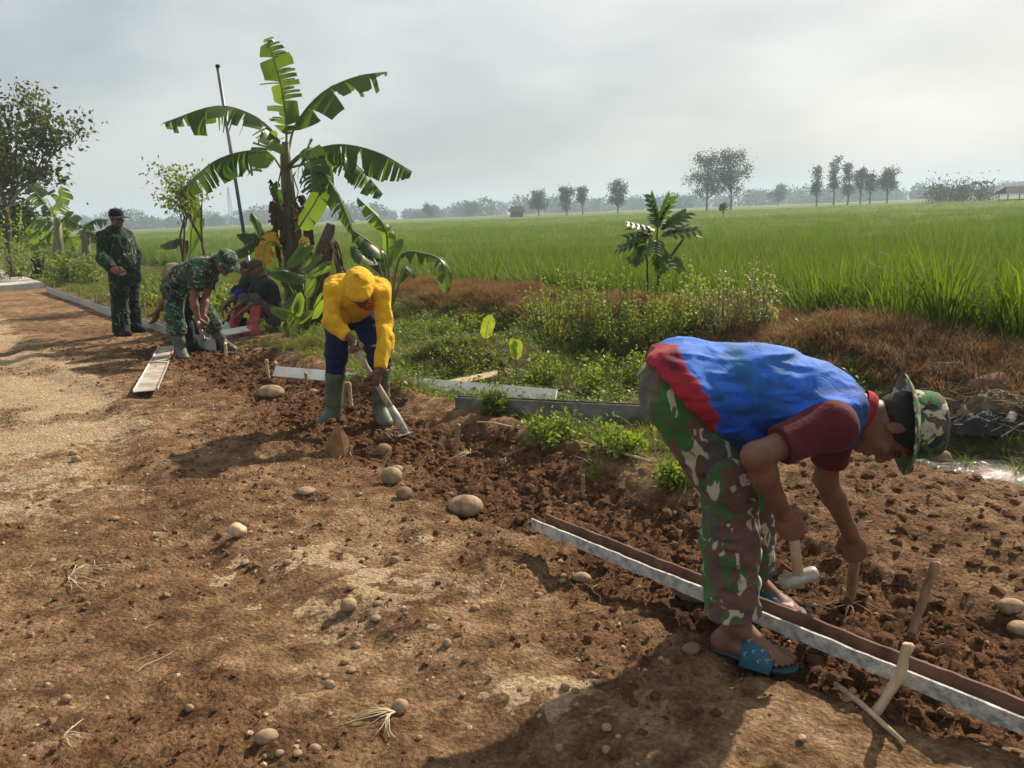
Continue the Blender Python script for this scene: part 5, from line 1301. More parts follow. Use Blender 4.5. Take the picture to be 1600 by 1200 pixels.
def on_mesh(o, px, py):
    """first point of the part o seen through that pixel, with its normal"""
    ro = Vector((0, 0, CAM_H)); rd = ray(px, py).normalized(); off = Vector(o.parent.location if o.parent.parent is None else o.parent.parent.location)
    from mathutils.bvhtree import BVHTree
    bv = BVHTree.FromPolygons([v.co + off for v in o.data.vertices], [list(p.vertices) for p in o.data.polygons])
    hit, nn, _, _ = bv.ray_cast(ro, rd); return hit, nn, bv
shirt = [o for o in man.children if o.name.startswith('shirt')][0]
def print_on(o, cx, cy, rects, mat, name='print'):
    """flat marks laid on the cloth, 2 mm proud; rects in pixels around the centre"""
    _, _, bv = on_mesh(o, cx, cy); V = []; F = []
    for (x0, y0, x1, y1) in rects:
        nX = 4; b0 = len(V); ok = True; loc = []
        for i in range(nX):
            for j in range(nX):
                px, py = cx + x0 + (x1 - x0) * i / (nX - 1), cy + y0 + (y1 - y0) * j / (nX - 1)
                h_, n_, _, _ = bv.ray_cast(Vector((0, 0, CAM_H)), ray(px, py).normalized())
                if h_ is None: ok = False; break
                loc.append(h_ - ray(px, py).normalized() * .004)
            if not ok: break
        if not ok: continue
        V += loc; F += [[b0 + i * nX + j, b0 + i * nX + j + 1, b0 + (i + 1) * nX + j + 1, b0 + (i + 1) * nX + j] for i in range(nX - 1) for j in range(nX - 1)]
    if V: part(name, V, F, mat, o)
m_redprint = mat_simple('red_print', (0.50, 0.03, 0.012), (0.62, 0.05, 0.02), 30, .8, 0, .001)
print_on(shirt, 576, 479, [(-7, -6, 5, -3.5), (-7, -6, -4.5, 5), (-7, 3, 6, 5.5), (3.5, -1, 6, 5.5), (-2, -1.5, 6, .5), (-2, -1.5, 0, 3)], m_redprint)
# hoe
top = A(545, 527, 5.44); bot = np.array(onground(637, 681)); ax = nrm(bot - top)
root = thing('hoe', tuple(bot), 'long pale-handled hoe worked into the soil by the man in yellow', 'hoe')
m = MB(); L = np.linalg.norm(bot - top); m.tube([top - ax * .05, top + ax * L * .3, top + ax * L * .55, top + ax * L * .72], [.016, .018, .021, .024], 10, jitter=.06); m.part('handle', mat_simple('hoe_handle', (.26, .2, .15), (.42, .34, .27), 6, .7, .3, .003, stretch=(3, 3, .5)), root, True)
m = MB(); m.tube([top + ax * L * .70, top + ax * L * .80, top + ax * L * .93, bot + ax * .01], [.026, .031, .028, .018], 10); m.part('socket', m_steel, root, True)
m = MB(); e = nrm((-.9, -.35, .1)); wv2 = nrm(np.cross(ax, e)); m.box(bot + e * .03 + np.array([0, 0, .012]), wv2 * .075, e * .05 - np.array([0, 0, .015]), nrm(np.cross(wv2, e)) * .003); m.part('blade', m_steel, root)

# ---- soldier bending with a digging bar
pel = A(280, 446, 9.20)
J = dict(pel=pel, wst=A(288, 430, 9.14), chs=A(318, 420, 9.05), nk=A(338, 413, 9.0), hd=A(351, 412, 8.95),
         hup=(.55, -.25, .78), hfw=(.75, -.35, -.60), fw=nrm((.55, -.25, -.8)),
         shR=A(310, 430, 8.88), elR=A(302, 468, 8.86), wrR=A(310, 500, 8.86), shL=A(330, 428, 9.2), elL=A(322, 465, 9.15), wrL=A(318, 495, 9.0),
         hipR=pel + np.array([-.02, -.10, -.02]), hipL=pel + np.array([.05, .10, -.02]),
         knR=A(272, 495, 9.0), anR=np.array([-3.72, 8.98, .1]), knL=A(322, 490, 9.35), anL=np.array([-3.42, 9.48, .1]), toeR=(.55, -.8, 0), toeL=(.85, -.5, 0))
for q in 'RL': J['an' + q][2] = gz(*J['an' + q][:2]) + .10
man, P, J = make_person(J, 'soldier in camouflage and floppy hat bending to dig, green rubber boots', m_camo_md, m_camo_md, h=.013, sleeve=.62, shirt_o=.026, trouser_o=.030, calf_o=.03, cuff=.55, boots=.30, boot_mat=m_boot_g, sole_mat=m_sole_g,
    hands=((nrm((.2, -.3, -.9)), (.2, -.9, 0), (.9, 0, .2), FIST), (nrm((.2, .1, -.95)), (.1, .9, .1), (.9, 0, -.1), FIST)), fold=.016, hem=.03, hh=.006)
boonie(man, J['hd'] + nrm(J['hup']) * .03, J['hup'], J['hfw'], m_camo_md, 1.05, 5)
top = A(311, 506, 8.86); bot = np.array(onground(321, 541)); ax = nrm(bot - top)
root = thing('digging_bar', tuple(bot), 'white digging bar gripped by the bending soldier', 'digging tool')
m = MB(); m.tube([top - ax * .08, top, top + (bot - top) * .4, bot - ax * .03], [.014, .016, .022, .026], 8); m.part('shaft', mat_simple('white_paint', (.62, .60, .55), (.78, .76, .72), 8, .6, .2, .002), root, True)
m = MB(); m.tube([bot - ax * .03, bot + ax * .05], [.024, .006], 8); m.part('tip', m_steel, root, True)

# ---- man stooping behind him, one arm down to the form
pel = A(298, 470, 9.75)
J = dict(pel=pel, wst=A(292, 455, 9.72), chs=A(276, 432, 9.68), nk=A(283, 422, 9.75), hd=A(291, 428, 9.72),
         hup=(.0, -.35, .9), hfw=(-.8, -.4, -.4), fw=nrm((-.75, -.3, -.55)),
         shR=A(277, 438, 9.86), elR=A(266, 462, 9.9), wrR=A(254, 484, 9.9), shL=A(268, 434, 9.55), elL=A(259, 466, 9.55), wrL=A(246, 487, 9.6),
         hipR=pel + np.array([.02, .10, -.02]), hipL=pel + np.array([.0, -.10, -.02]),
         knR=A(283, 490, 9.95), anR=np.array([-3.9, 10.0, .1]), knL=A(283, 492, 9.62), anL=np.array([-3.85, 9.66, .1]), toeR=(-.9, -.3, 0), toeL=(-.9, -.3, 0))
for q in 'RL': J['an' + q][2] = gz(*J['an' + q][:2]) + .10
man, P, J = make_person(J, 'man mostly hidden behind the bending soldier, arm reaching down to the form', m_tan, m_black, h=.016, sleeve=.6, shirt_o=.02, trouser_o=.02, calf_o=.02, boots=.2, boot_mat=m_black, sole_mat=m_black,
    hands=((nrm((-.3, -.1, -.9)), (-.5, .2, .1), (-.2, -.9, 0), RELAX), None), fold=.014, hem=.02, hh=.006)
hair_cap(man, J['hd'], J['hup'], J['hfw'], .008)

# ---- soldier standing in dark camouflage and navy cap
pel = A(194, 430, 11.05)
J = dict(pel=pel, wst=A(193, 410, 11.02), chs=A(184, 378, 11.05), nk=A(180, 357, 11.06), hd=A(182, 341, 11.04),
         hup=(.04, -.02, 1), hfw=(.86, -.42, -.22), fw=nrm((.80, -.55, 0)),
         shR=A(163, 371, 10.92), elR=A(161, 403, 10.83), wrR=A(176, 422, 10.72), shL=A(198, 370, 11.2), elL=A(210, 400, 11.25), wrL=A(211, 424, 11.15),
         hipR=A(186, 436, 10.96), hipL=A(203, 434, 11.15), knR=A(187, 476, 10.98), anR=A(190, 517, 10.98), knL=A(205, 474, 11.2), anL=A(209, 513, 11.25), toeR=(.8, -.55, 0), toeL=(.9, -.35, 0))
for q in 'RL': J['an' + q][2] = gz(*J['an' + q][:2]) + .095
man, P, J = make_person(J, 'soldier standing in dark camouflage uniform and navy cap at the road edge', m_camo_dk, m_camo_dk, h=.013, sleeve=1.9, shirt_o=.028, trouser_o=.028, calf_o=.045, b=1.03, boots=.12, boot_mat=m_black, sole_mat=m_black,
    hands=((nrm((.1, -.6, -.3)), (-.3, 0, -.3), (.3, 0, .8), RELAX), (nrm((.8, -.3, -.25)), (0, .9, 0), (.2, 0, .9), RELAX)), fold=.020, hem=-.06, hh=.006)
cap(man, J['hd'] + np.array([0, 0, .02]), J['hup'], (.90, -.42, -.12), m_navycap)
V, F = lathe_hat(J['nk'] + np.array([.01, 0, .005]), (.05, -.02, 1), J['hfw'], [(.098, -.045), (.085, -.01), (.076, .03), (.070, .028), (.072, -.03)], 24, 1.05); part('collar', V, F, m_camo_dk, man, True)

# ---- two men sitting on the grass
def seated(label, Y, pel, chs, nk, hd, shR, elR, wrR, shL, elL, wrL, knR, anR, knL, anL, hfw, mats, skin, **kw):
    p = A(*pel, Y); g0 = gz(p[0], p[1]); 
    J = dict(pel=p, wst=p * .55 + A(*chs, Y) * .45, chs=A(*chs, Y), nk=A(*nk, Y), hd=A(*hd, Y - .03), hup=(-.12, -.02, 1), hfw=hfw, fw=nrm((-.75, -.45, -.1)),
             shR=A(*shR, Y + .15), elR=A(*elR, Y + .12), wrR=A(*wrR, Y - .02), shL=A(*shL, Y - .14), elL=A(*elL, Y - .26), wrL=A(*wrL, Y - .22),
             hipR=p + np.array([0, .10, 0]), hipL=p + np.array([0, -.10, 0]), knR=A(*knR, Y + .12), anR=A(*anR, Y + .05), knL=A(*knL, Y - .22), anL=A(*anL, Y - .22), toeR=(-.9, -.3, 0), toeL=(-.85, -.45, 0))
    for q in 'RL': J['an' + q][2] = gz(*J['an' + q][:2]) + .095
    return make_person(J, label, mats[0], mats[1], h=.013, skin=skin, hh=.006, **kw)
man, P, J = seated('man in black shirt, brown cap and pink-red boots sitting on the grass', 10.85, (430, 492), (418, 455), (408, 434), (400, 421), (402, 447), (388, 466), (372, 478), (416, 447), (399, 473), (381, 486), (383, 468), (363, 508), (402, 464), (396, 512),
    (-.9, -.15, -.15), (m_black, m_greyg), m_skin, sleeve=.62, shirt_o=.025, trouser_o=.018, calf_o=.004, cuff=.30, boots=.32, boot_mat=m_boot_r, sole_mat=m_boot_r, fold=.014, hem=.0,
    hands=((nrm((-.8, -.2, -.4)), (.3, 0, -.9), (-.3, .7, 0), RELAX), (nrm((-.8, -.2, -.4)), (.3, 0, -.9), (-.3, .7, 0), RELAX)))
cap(man, J['hd'] + np.array([0, 0, .02]), J['hup'], (-.9, -.15, -.1), m_browncap)
man, P, J = seated('dark-haired man in black shirt and blue shorts sitting beside brown-capped man', 11.3, (404, 480), (392, 450), (386, 432), (385, 420), (384, 442), (370, 456), (358, 470), (386, 446), (370, 462), (352, 476), (372, 456), (362, 500), (378, 458), (376, 506),
    (-.75, -.6, -.1), (m_black, m_bluecl), m_skin, sleeve=.7, shirt_o=.02, trouser_o=.03, calf_o=.03, cuff=.18, boots=.08, boot_mat=m_black, sole_mat=m_black, fold=.014, hem=.0,
    hands=((nrm((-.4, -.4, -.8)), (.3, 0, -.3), (-.3, .7, 0), RELAX), (nrm((-.4, -.4, -.8)), (.3, 0, -.3), (-.3, .7, 0), RELAX)))
hair_cap(man, J['hd'], J['hup'], J['hfw'], .008)

# ---- distant man stooping by the sacks
Y = 25.0; pel = A(60, 407, Y)
J = dict(pel=pel, wst=A(60, 402, Y), chs=A(57, 394, Y), nk=A(53, 390, Y), hd=A(49, 388, Y), hup=(-.5, 0, .8), hfw=(-.8, 0, -.6), fw=nrm((-.8, -.2, -.5)),
         shR=A(57, 393, Y + .17), elR=A(53, 400, Y + .2), wrR=A(49, 408, Y + .2), shL=A(58, 394, Y - .17), elL=A(56, 402, Y - .2), wrL=A(51, 409, Y - .2),
         hipR=pel + np.array([0, .1, 0]), hipL=pel + np.array([0, -.1, 0]), knR=A(55, 416, Y + .12), anR=A(53, 427, Y + .12), knL=A(63, 416, Y - .12), anL=A(62, 428, Y - .12), toeR=(-1, 0, 0), toeL=(-1, 0, 0))
for q in 'RL': J['an' + q][2] = gz(*J['an' + q][:2]) + .095
man, P, J = make_person(J, 'distant man in dark clothes stooping beside sacks at the road slab', m_black, m_black, h=.022, sleeve=1.9, boots=.12, boot_mat=m_black, sole_mat=m_black, fold=.01, hh=.01, skin=m_skin_d, shirt_o=.03, trouser_o=.03)
hair_cap(man, J['hd'], J['hup'], J['hfw'], .012)
# ================================================================== BOARDS, FORMS, STAKES, STONES
m_cement = mat_simple('cement_crust', (0.24, 0.235, 0.22), (0.56, 0.55, 0.52), 24, 0.9, 1.0, .006, spec=.15, lo=.36, hi=.60)
m_rust = mat_simple('rusty_steel', (0.060, 0.030, 0.022), (0.150, 0.078, 0.055), 9, 0.8, .4, .003, spec=.3)
m_board = mat_simple('pale_board', (0.56, 0.54, 0.50), (0.78, 0.76, 0.71), 5, .8, .3, .003)
m_greyb = mat_simple('grey_form', (0.085, 0.085, 0.082), (0.22, 0.215, 0.205), 7, .75, .4, .003)
m_conc = mat_simple('concrete', (0.36, 0.35, 0.32), (0.52, 0.50, 0.46), 6, .9, .4, .004)
def channel(a, b_, w, h, mats, label, name='steel_form', t_=.006, lip=0.0, group=None, cat='steel form', flip=1):
    """U-shaped steel form: near flange, web, far flange; a and b_ on the top near edge"""
    a, b_ = np.array(a, float), np.array(b_, float); L = np.linalg.norm(b_ - a); ax = (b_ - a) / L; dp = nrm(np.cross(np.array([0, 0, 1.]), ax)) * flip
    up = np.cross(ax, dp) * flip; c = (a + b_) / 2; o = thing(name, tuple(c - up * h), label, cat, group)
    for nm, cc, hy, hz, mt in (('near_flange', c - up * h / 2, t_ / 2, h / 2, mats[0]), ('web', c + dp * w / 2 - up * (h - t_ / 2 + .001), w / 2 - t_, t_ / 2, mats[1]), ('far_flange', c + dp * w - up * h / 2, t_ / 2, h / 2, mats[1])):
        m = MB(); K = max(6, int(L / .035)); rg_ = random.Random(nm + label); V = []
        j0 = 0.0
        for i in range(K + 1):
            j0 = .8 * j0 + rg_.gauss(0, .0005); e1, e2 = j0 + rg_.gauss(0, .0008), j0 + rg_.gauss(0, .0014); pc = cc + ax * L * (i / K - .5) + dp * (j0 * .8)
            V += [pc - dp * hy - up * (hz + e2), pc + dp * hy - up * hz, pc + dp * hy + up * (hz + e1), pc - dp * (hy + abs(e2) * .6) + up * (hz + e1)]
        m.add(V, [[4 * i + k, 4 * i + (k + 1) % 4, 4 * i + 4 + (k + 1) % 4, 4 * i + 4 + k] for i in range(K) for k in range(4)] + [[3, 2, 1, 0], [4 * K, 4 * K + 1, 4 * K + 2, 4 * K + 3]]); m.part(nm, mt, o)
    return o
# foreground form, passing out of the frame at lower right
pa, pb = np.array(at(831, 812, .10)), np.array(at(1190, 958, .10)); dirc = nrm(pb - pa); pe = pa + dirc * 3.1
pz = lambda p: np.array([p[0], p[1], .105])
fgform = channel(pz(pa), pz(pe), .085, .048, (m_cement, m_rust), 'cement-crusted steel channel form lying across the foreground soil', t_=.009)
m = MB()
for k in range(5):
    c = pa + dirc * (.2 + k * .62); c[2] = 0; g = gz(c[0], c[1])
# boards behind the man in yellow
def board(a, b_, wd, th, mat, label, name='board', cat='board', group=None):
    a, b_, wd = np.array(a, float), np.array(b_, float), np.array(wd, float); ax = b_ - a; n = nrm(np.cross(ax, wd)); m = MB(); m.box((a + b_) / 2 + wd / 2, ax / 2, wd / 2, n * th / 2); return m.single(name, mat, label, cat, group)
a, b_ = np.array(onground(428, 598)), np.array(onground(868, 634)); a[2] += .06; b_[2] += .03
board(a, b_, (.02, .07, .08), .025, m_board, 'long pale board lying on the verge behind the man in yellow', group='form boards')
a, b_ = np.array(onground(712, 640)), np.array(onground(1075, 672)); a[2] = b_[2] = max(a[2], b_[2]) - .02
channel(a + np.array([0, 0, .115]), b_ + np.array([0, 0, .115]), .06, .11, (m_greyb, m_rust), 'long grey steel form standing on edge in the weeds', flip=1)
a, b_ = np.array(onground(688, 616)), np.array(onground(778, 606)); a[2] += .05; b_[2] += .10
board(a, b_, (0, .09, .03), .02, m_wood_l, 'short brownish board lying against the pale board', group='form boards')
for (x0, y0, x1, y1, lab, rad) in ((745, 668, 800, 681, 'short thin stick lying in the weeds before the grey form', .007), (900, 700, 1018, 733, 'long thin pale bamboo stick lying in the weeds', .009), (222, 573, 264, 571, 'thin stick lying across the rusty channel', .010)):
    a, b_ = np.array(onground(x0, y0)), np.array(onground(x1, y1)); a[2] += .04; b_[2] += .04; m = MB(); mid = (a + b_) / 2 + np.array([0, .01, .008]); m.tube([a, mid, b_], rad, 7, jitter=.1); m.single('stick', m_wood_l, lab, 'stick', 'sticks', True)
# rusty channel lying on the road at left
a, b_ = np.array(onground(210, 622)), np.array(onground(250, 548)); a[2] += .07; b_[2] += .05
channel(a, b_, .19, .022, (m_board, mat_simple('worn_rust', (.22, .18, .15), (.44, .38, .33), 6, .8, .3, .003)), 'worn rusty channel lying on the road by the bending soldier\'s boot', flip=-1)
# edge forms of the road, running to the slab
EP = [(72, 448), (128, 467), (214, 495), (268, 512), (336, 531)]
labs = ['farthest grey road-edge form, joining the slab', 'road-edge form left of the standing soldier\'s legs', 'grey road-edge form behind the standing soldier\'s feet', 'nearest grey road-edge form behind the bending soldier']
for k in range(4):
    a, b_ = np.array(at(*EP[k], .13)), np.array(at(*EP[k + 1], .13)); a = a + (b_ - a) * .01
    channel(b_, a, .07, .15, (m_conc, m_greyb), labs[k], group='road-edge forms', flip=-1)
a, b_ = np.array(onground(340, 533)), np.array(onground(392, 524)); a[2] += .05; b_[2] += .06
board(a, b_, (.02, .16, .06), .02, m_board, 'pale board end lying in front of the pink-booted man', group='form boards')

# stakes
def stake(px, py, tx, ty, rad, label, seed, mat=None, bend=0, zc=None):
    g = np.array(onground(px, py)); Yt = g[1] + (.0 if zc is None else zc); t_ = np.array(aty(tx, ty, Yt)); ax = nrm(t_ - g); mid = (g + t_) / 2 + perp((1, 0, 0), ax) * bend
    m = MB(); Lk = [g - ax * .08] + [g + (mid - g) * q for q in (0, .2, .4, .6, .8)] + [mid + (t_ - mid) * q for q in (0, .2, .4, .6, .8, .97, 1.0)]; rj = random.Random(seed); Lk = [np.array(q) + np.array([rj.gauss(0, rad * .10), rj.gauss(0, rad * .10), 0]) for q in Lk]
    m.tube(Lk, [rad * (.9 + .16 * rj.random()) for _ in Lk[:-2]] + [rad * 1.08, rad * .92], 9, jitter=.28, seed=seed)
    return m.single('wooden_stake', mat or m_wood, label, 'stake', 'wooden stakes', True, loc=tuple(g))
stake(1424, 992, 1462, 878, .016, 'thick bark-covered stake leaning right at the far side of foreground form', 1, zc=.03)
stake(1368, 1112, 1420, 1006, .015, 'crooked pale stake leaning over near side of foreground form', 2, m_wood_l, .018, zc=-.02)
stake(713, 706, 716, 663, .016, 'dark stake standing in dug soil right of the hoe', 3); stake(910, 778, 911, 742, .010, 'thin short stake beyond the foreground form\'s tip', 4)
stake(537, 638, 538, 597, .020, 'left stake of the pair by the yellow man\'s boots', 5); stake(549, 636, 545, 598, .017, 'right stake of the pair by the yellow man\'s boots', 6, m_wood_l)
stake(420, 590, 416, 562, .016, 'leftmost stake behind the flat stone', 7, m_wood_l); stake(432, 592, 430, 566, .018, 'stake at the left end of the pale board', 8); stake(479, 602, 478, 582, .014, 'low stake against the pale board, left of yellow man', 9)
stake(353, 556, 352, 536, .018, 'short stake right of the bending soldier\'s front boot', 10, m_wood_l)
for k, (x, y, ty) in enumerate(((85, 456, 440), (108, 464, 447), (126, 471, 452), (150, 480, 458), (160, 482, 462), (226, 500, 462), (240, 510, 488), (303, 537, 505), (262, 516, 498))):
    stake(x, y + 3, x - 1, ty, .014, ['stake by the slab end of the road-edge forms', 'second stake from the slab', 'third stake from the slab', 'fourth stake from the slab', 'fifth stake from the slab', 'thin stake right behind the standing soldier', 'stake under the hidden man\'s hand', 'stake between the bending soldier\'s boots', 'stake just left of the bending soldier\'s boot'][k] + ' along road-edge forms', 20 + k)
# broken stick in front
a, b_ = np.array(onground(1304, 1084)), np.array(onground(1412, 1166)); a[2] += .035; b_[2] += .012; m = MB(); m.tube([a, a * .6 + b_ * .4 + np.array([0, 0, .006]), b_], [.008, .009, .006], 8, jitter=.15); m.single('stick', m_wood_l, 'split pale stick lying in the lower right corner', 'stick', 'sticks', True)

# stones
def stone(px, py, w, label, seed, sq=.62, mat=None, lump=.10, sink=.25, asp=1.3, group='stones', flat=False):
    g = np.array(onground(px, py)); dist = g[1] * math.cos(PITCH) + (CAM_H - g[2]) * math.sin(PITCH); r_ = w / FPX * dist / 2
    bm = bmesh.new(); bmesh.ops.create_icosphere(bm, subdivisions=2 if flat else 3, radius=1.0); Pn = np.array([v.co for v in bm.verts]); n = vnoise3(Pn * 1.4 + seed * 3.1, seed) - .5; n2 = vnoise3(Pn * 4 + seed, seed + 1) - .5
    V = Pn * (1 + lump * 2 * n + lump * .5 * n2)[:, None] * np.array([1, 1 / asp, sq]) * r_; a = (seed * 1.3) % 1.0 - .5; V = V @ np.array([[math.cos(a), math.sin(a), 0], [-math.sin(a), math.cos(a), 0], [0, 0, 1]])
    F = [[v.index for v in f.verts] for f in bm.faces]; bm.free(); V = V + g + np.array([0, 0, r_ * sq * (1 - sink * 2)])
    return single('stone', V, F, mat or m_stone, label, 'stone', group, not flat, loc=tuple(g))
m_rock = mat_simple('brown_rock', (0.16, 0.075, 0.032), (0.34, 0.19, 0.10), 6, .9, .8, .01, spec=.1)
m_muddy = mat_simple('muddy_stone', (0.12, 0.075, 0.045), (0.27, 0.19, 0.125), 7, .9, .5, .006, spec=.15)
def rock_at(px, py):
    g = np.array(onground(px, py)); r_ = random.Random(12); V = []; F = []; prof = ((1.0, -.05), (1.05, .045), (.72, .10), (.38, .155), (.10, .185))
    for i, (q, z) in enumerate(prof):
        for k in range(7):
            a = k * .8976; w = (.085, .075, .07, .09, .08, .066, .082)[k] * q * (1 + .10 * r_.uniform(-1, 1)); V.append(g + np.array([math.cos(a) * w + .10 * z * i * .3, math.sin(a) * w * .75, z + .012 * r_.uniform(-1, 1) * (i > 0)]))
    F = [[i * 7 + k, i * 7 + (k + 1) % 7, (i + 1) * 7 + (k + 1) % 7, (i + 1) * 7 + k] for i in range(4) for k in range(7)] + [[28 + k for k in range(7)], [6 - k for k in range(7)]]
    return single('rock', V, F, m_rock, 'angular reddish rock standing on the dug soil', 'rock', None, False, loc=tuple(g))
stone(728, 803, 56, 'largest smooth oval stone in the dug soil', 1, .62, None, .05, .12); stone(612, 754, 35, 'rounded stone at the edge of the dug soil', 2, .8, None, .06, .1, 1.1); stone(632, 778, 26, 'small muddy stone just below the rounded one', 3, .8, m_muddy, .1, .15, 1.1); stone(620, 740, 22, 'stone peeping out behind the rounded one', 33, .7, None, .08, .1)
stone(424, 620, 44, 'flat pale oval stone left of the yellow man', 4, .5, None, .04, .12); rock_at(528, 708); stone(600, 705, 24, 'muddy round clod-like stone before the hoe', 6, .9, m_muddy, .12, .15, 1.0)
stone(545, 952, 28, 'squarish pale stone on the road, mid foreground', 7, .8, None, .16, .15, 1.1); stone(908, 908, 30, 'stone by the dark gap under the foreground form', 8, .55, None, .15, .15); stone(417, 1158, 37, 'smooth pale stone at the bottom of the road', 9, .6, None, .05, .15); stone(626, 1112, 26, 'upright pale stone at the bottom, beside the roots', 10, .9, None, .1, .1, 1.0)
stone(478, 770, 32, 'flat pale stone set in the road crust', 11, .35, None, .08, .2); stone(1578, 953, 44, 'elongated stone at the right edge beyond the form', 12, .55, None, .08, .2, 1.5); stone(1592, 988, 40, 'second stone at the right edge, below elongated one', 13, .55, None, .1, .2); stone(1468, 722, 36, 'muddy stone below the bending man\'s hat', 14, .7, m_muddy, .12, .2)
stone(1085, 840 + 90, 60, 'muddy stone under the foreground form', 15, .6, m_muddy, .14, .3); stone(1080, 1018, 30, 'brown stone beside the heel of the near sandal', 16, .6, m_muddy, .14, .2); stone(373, 838, 30, 'pale splintered wood-like lump on the road', 17, .75, m_wood_l, .3, .1, 1.0); stone(516, 668 + 405, 18, 'small round stone near the road\'s bottom', 18, .8); stone(492, 1174, 20, 'small stone at the bottom edge', 19, .8)
LM = [(417, 1158, 'the smooth pale stone at bottom'), (545, 952, 'the squarish pale stone'), (626, 1112, 'the bottom root tuft'), (728, 803, 'the largest oval stone'), (612, 754, 'the rounded stone'), (373, 838, 'the splintered lump'), (238, 842, 'the straw wisp at left'), (110, 905, 'the flattened straw'), (100, 1160, 'the corner straw wisp'), (210, 622, 'the rusty channel\'s near end'), (424, 620, 'the flat pale oval stone'), (528, 706, 'the angular rock'), (831, 812, 'the foreground form\'s tip'), (908, 908, 'the gap under the form'), (478, 770, 'the flat crust stone'), (1000, 1050, 'the bending man\'s shadow'), (700, 1000, 'the pale crust'), (250, 1050, 'the lower left road'), (60, 750, 'the left frame edge')]
USED = set()
def spot(px, py, w):
    best = sorted(LM, key=lambda q: (q[0] - px) ** 2 + (q[1] - py) ** 2)
    for lm_ in best[:6]:
        dx, dy = px - lm_[0], py - lm_[1]; side = ('right of' if dx > 0 else 'left of') if abs(dx) > abs(dy) else ('below' if dy > 0 else 'above')
        for sz in (('tiny', 'small pale') if w < 10 else ('small', 'small rounded') if w < 14 else ('larger pale', 'larger rounded')):
            lab = '%s pebble on the road %s %s' % (sz, side, lm_[2])
            if lab not in USED: USED.add(lab); return lab
    return 'small pale stone scattered on the dirt road'
rs = random.Random(77); k = 0
while k < 58:
    px, py = rs.uniform(20, 1120), rs.uniform(600, 1190); g = onground(px, py); u, v = uv(g.x, g.y)
    if v > .6 or (px > 1000 and py > 1000): continue
    SW = rs.uniform(7, 17)
    stone(px, py, SW, spot(px, py, SW), 200 + k, rs.uniform(.5, .85), None, rs.uniform(.05, .16), .18, rs.uniform(1, 1.5), 'small stones scattered over the road'); k += 1
# roots and straw tufts
def roots(px, py, n, L, label, seed, spread=1.2, dirs=0.0):
    g = np.array(onground(px, py)); r = random.Random(seed); o = thing('root_tuft', tuple(g), label, 'roots', 'root tufts')
    for k in range(n):
        a = dirs + r.uniform(-spread, spread); p = g + np.array([0, 0, .012]); pts = [p]; d = np.array([math.cos(a), math.sin(a), .5])
        for i in range(5):
            p = p + d * L * r.uniform(.6, 1.1) / 5; d = d + np.array([r.gauss(0, .3), r.gauss(0, .3), -.28]); p[2] = max(p[2], gz(p[0], p[1]) + .003); pts.append(p)
        m = MB(); m.tube(pts, [.0024, .0022, .002, .0017, .0014, .0008], 5); m.part('strand', m_straw, o)
roots(618, 1118, 16, .13, 'tuft of pale dry roots at the bottom of the picture', 1, .9, 3.9); roots(1326, 945, 12, .10, 'pale roots spreading from the foot of the hand-held stake', 2, 3.1); roots(238, 842, 7, .07, 'pale straw wisp on the road at left', 3, .8, .6); roots(110, 905, 14, .16, 'flattened straw wisps at the left side of the road', 4, 1.5, .2); roots(100, 1160, 7, .07, 'straw wisp in the lower left corner', 5, 1.5, .8); roots(545, 715, 9, .16, 'uprooted dark roots beside the angular rock', 6, 3.1); roots(600, 680, 12, .14, 'tangled roots beside the hoe', 7, 3.1); roots(735, 710, 12, .14, 'tangled roots at the foot of the dark stake', 8, 3.1)

# slab of finished road
sl = []
for u_, v_ in ((21.3, .75), (21.3, -4.6), (60, -4.4), (60, .9)): sl.append(xy(u_, v_))
V = [(x, y, z) for z in (-.1, .14) for x, y in sl]
slab = link('concrete_slab', mesh_np('concrete_slab', V, [[0, 3, 2, 1], [4, 5, 6, 7], [0, 1, 5, 4], [1, 2, 6, 5], [2, 3, 7, 6], [3, 0, 4, 7]], m_conc)); tag(slab, kind='structure')
# pole
pb_, pt_ = np.array(aty(393, 420, 14.5)), np.array(aty(340, 103, 14.5)); pb_[2] = gz(pb_[0], pb_[1])
o = thing('pole', tuple(pb_), 'tall thin grey steel pole leaning left beside the banana plant', 'pole'); m_gal = mat_simple('galvanised_steel', (.11, .125, .15), (.20, .22, .25), 6, .5, .1, .002, metallic=.4)
m = MB(); m.tube([pb_ - np.array([0, 0, .1]), pb_ * .75 + pt_ * .25], .038, 10); m.part('sleeve', m_gal, o, True); m = MB(); m.tube([pb_ * .76 + pt_ * .24, pt_], .030, 10); m.part('shaft', m_gal, o, True); m = MB(); ax = nrm(pt_ - pb_); m.tube([pt_ - ax * .03, pt_ + ax * .02], .036, 10); m.part('cap', m_black, o, True)

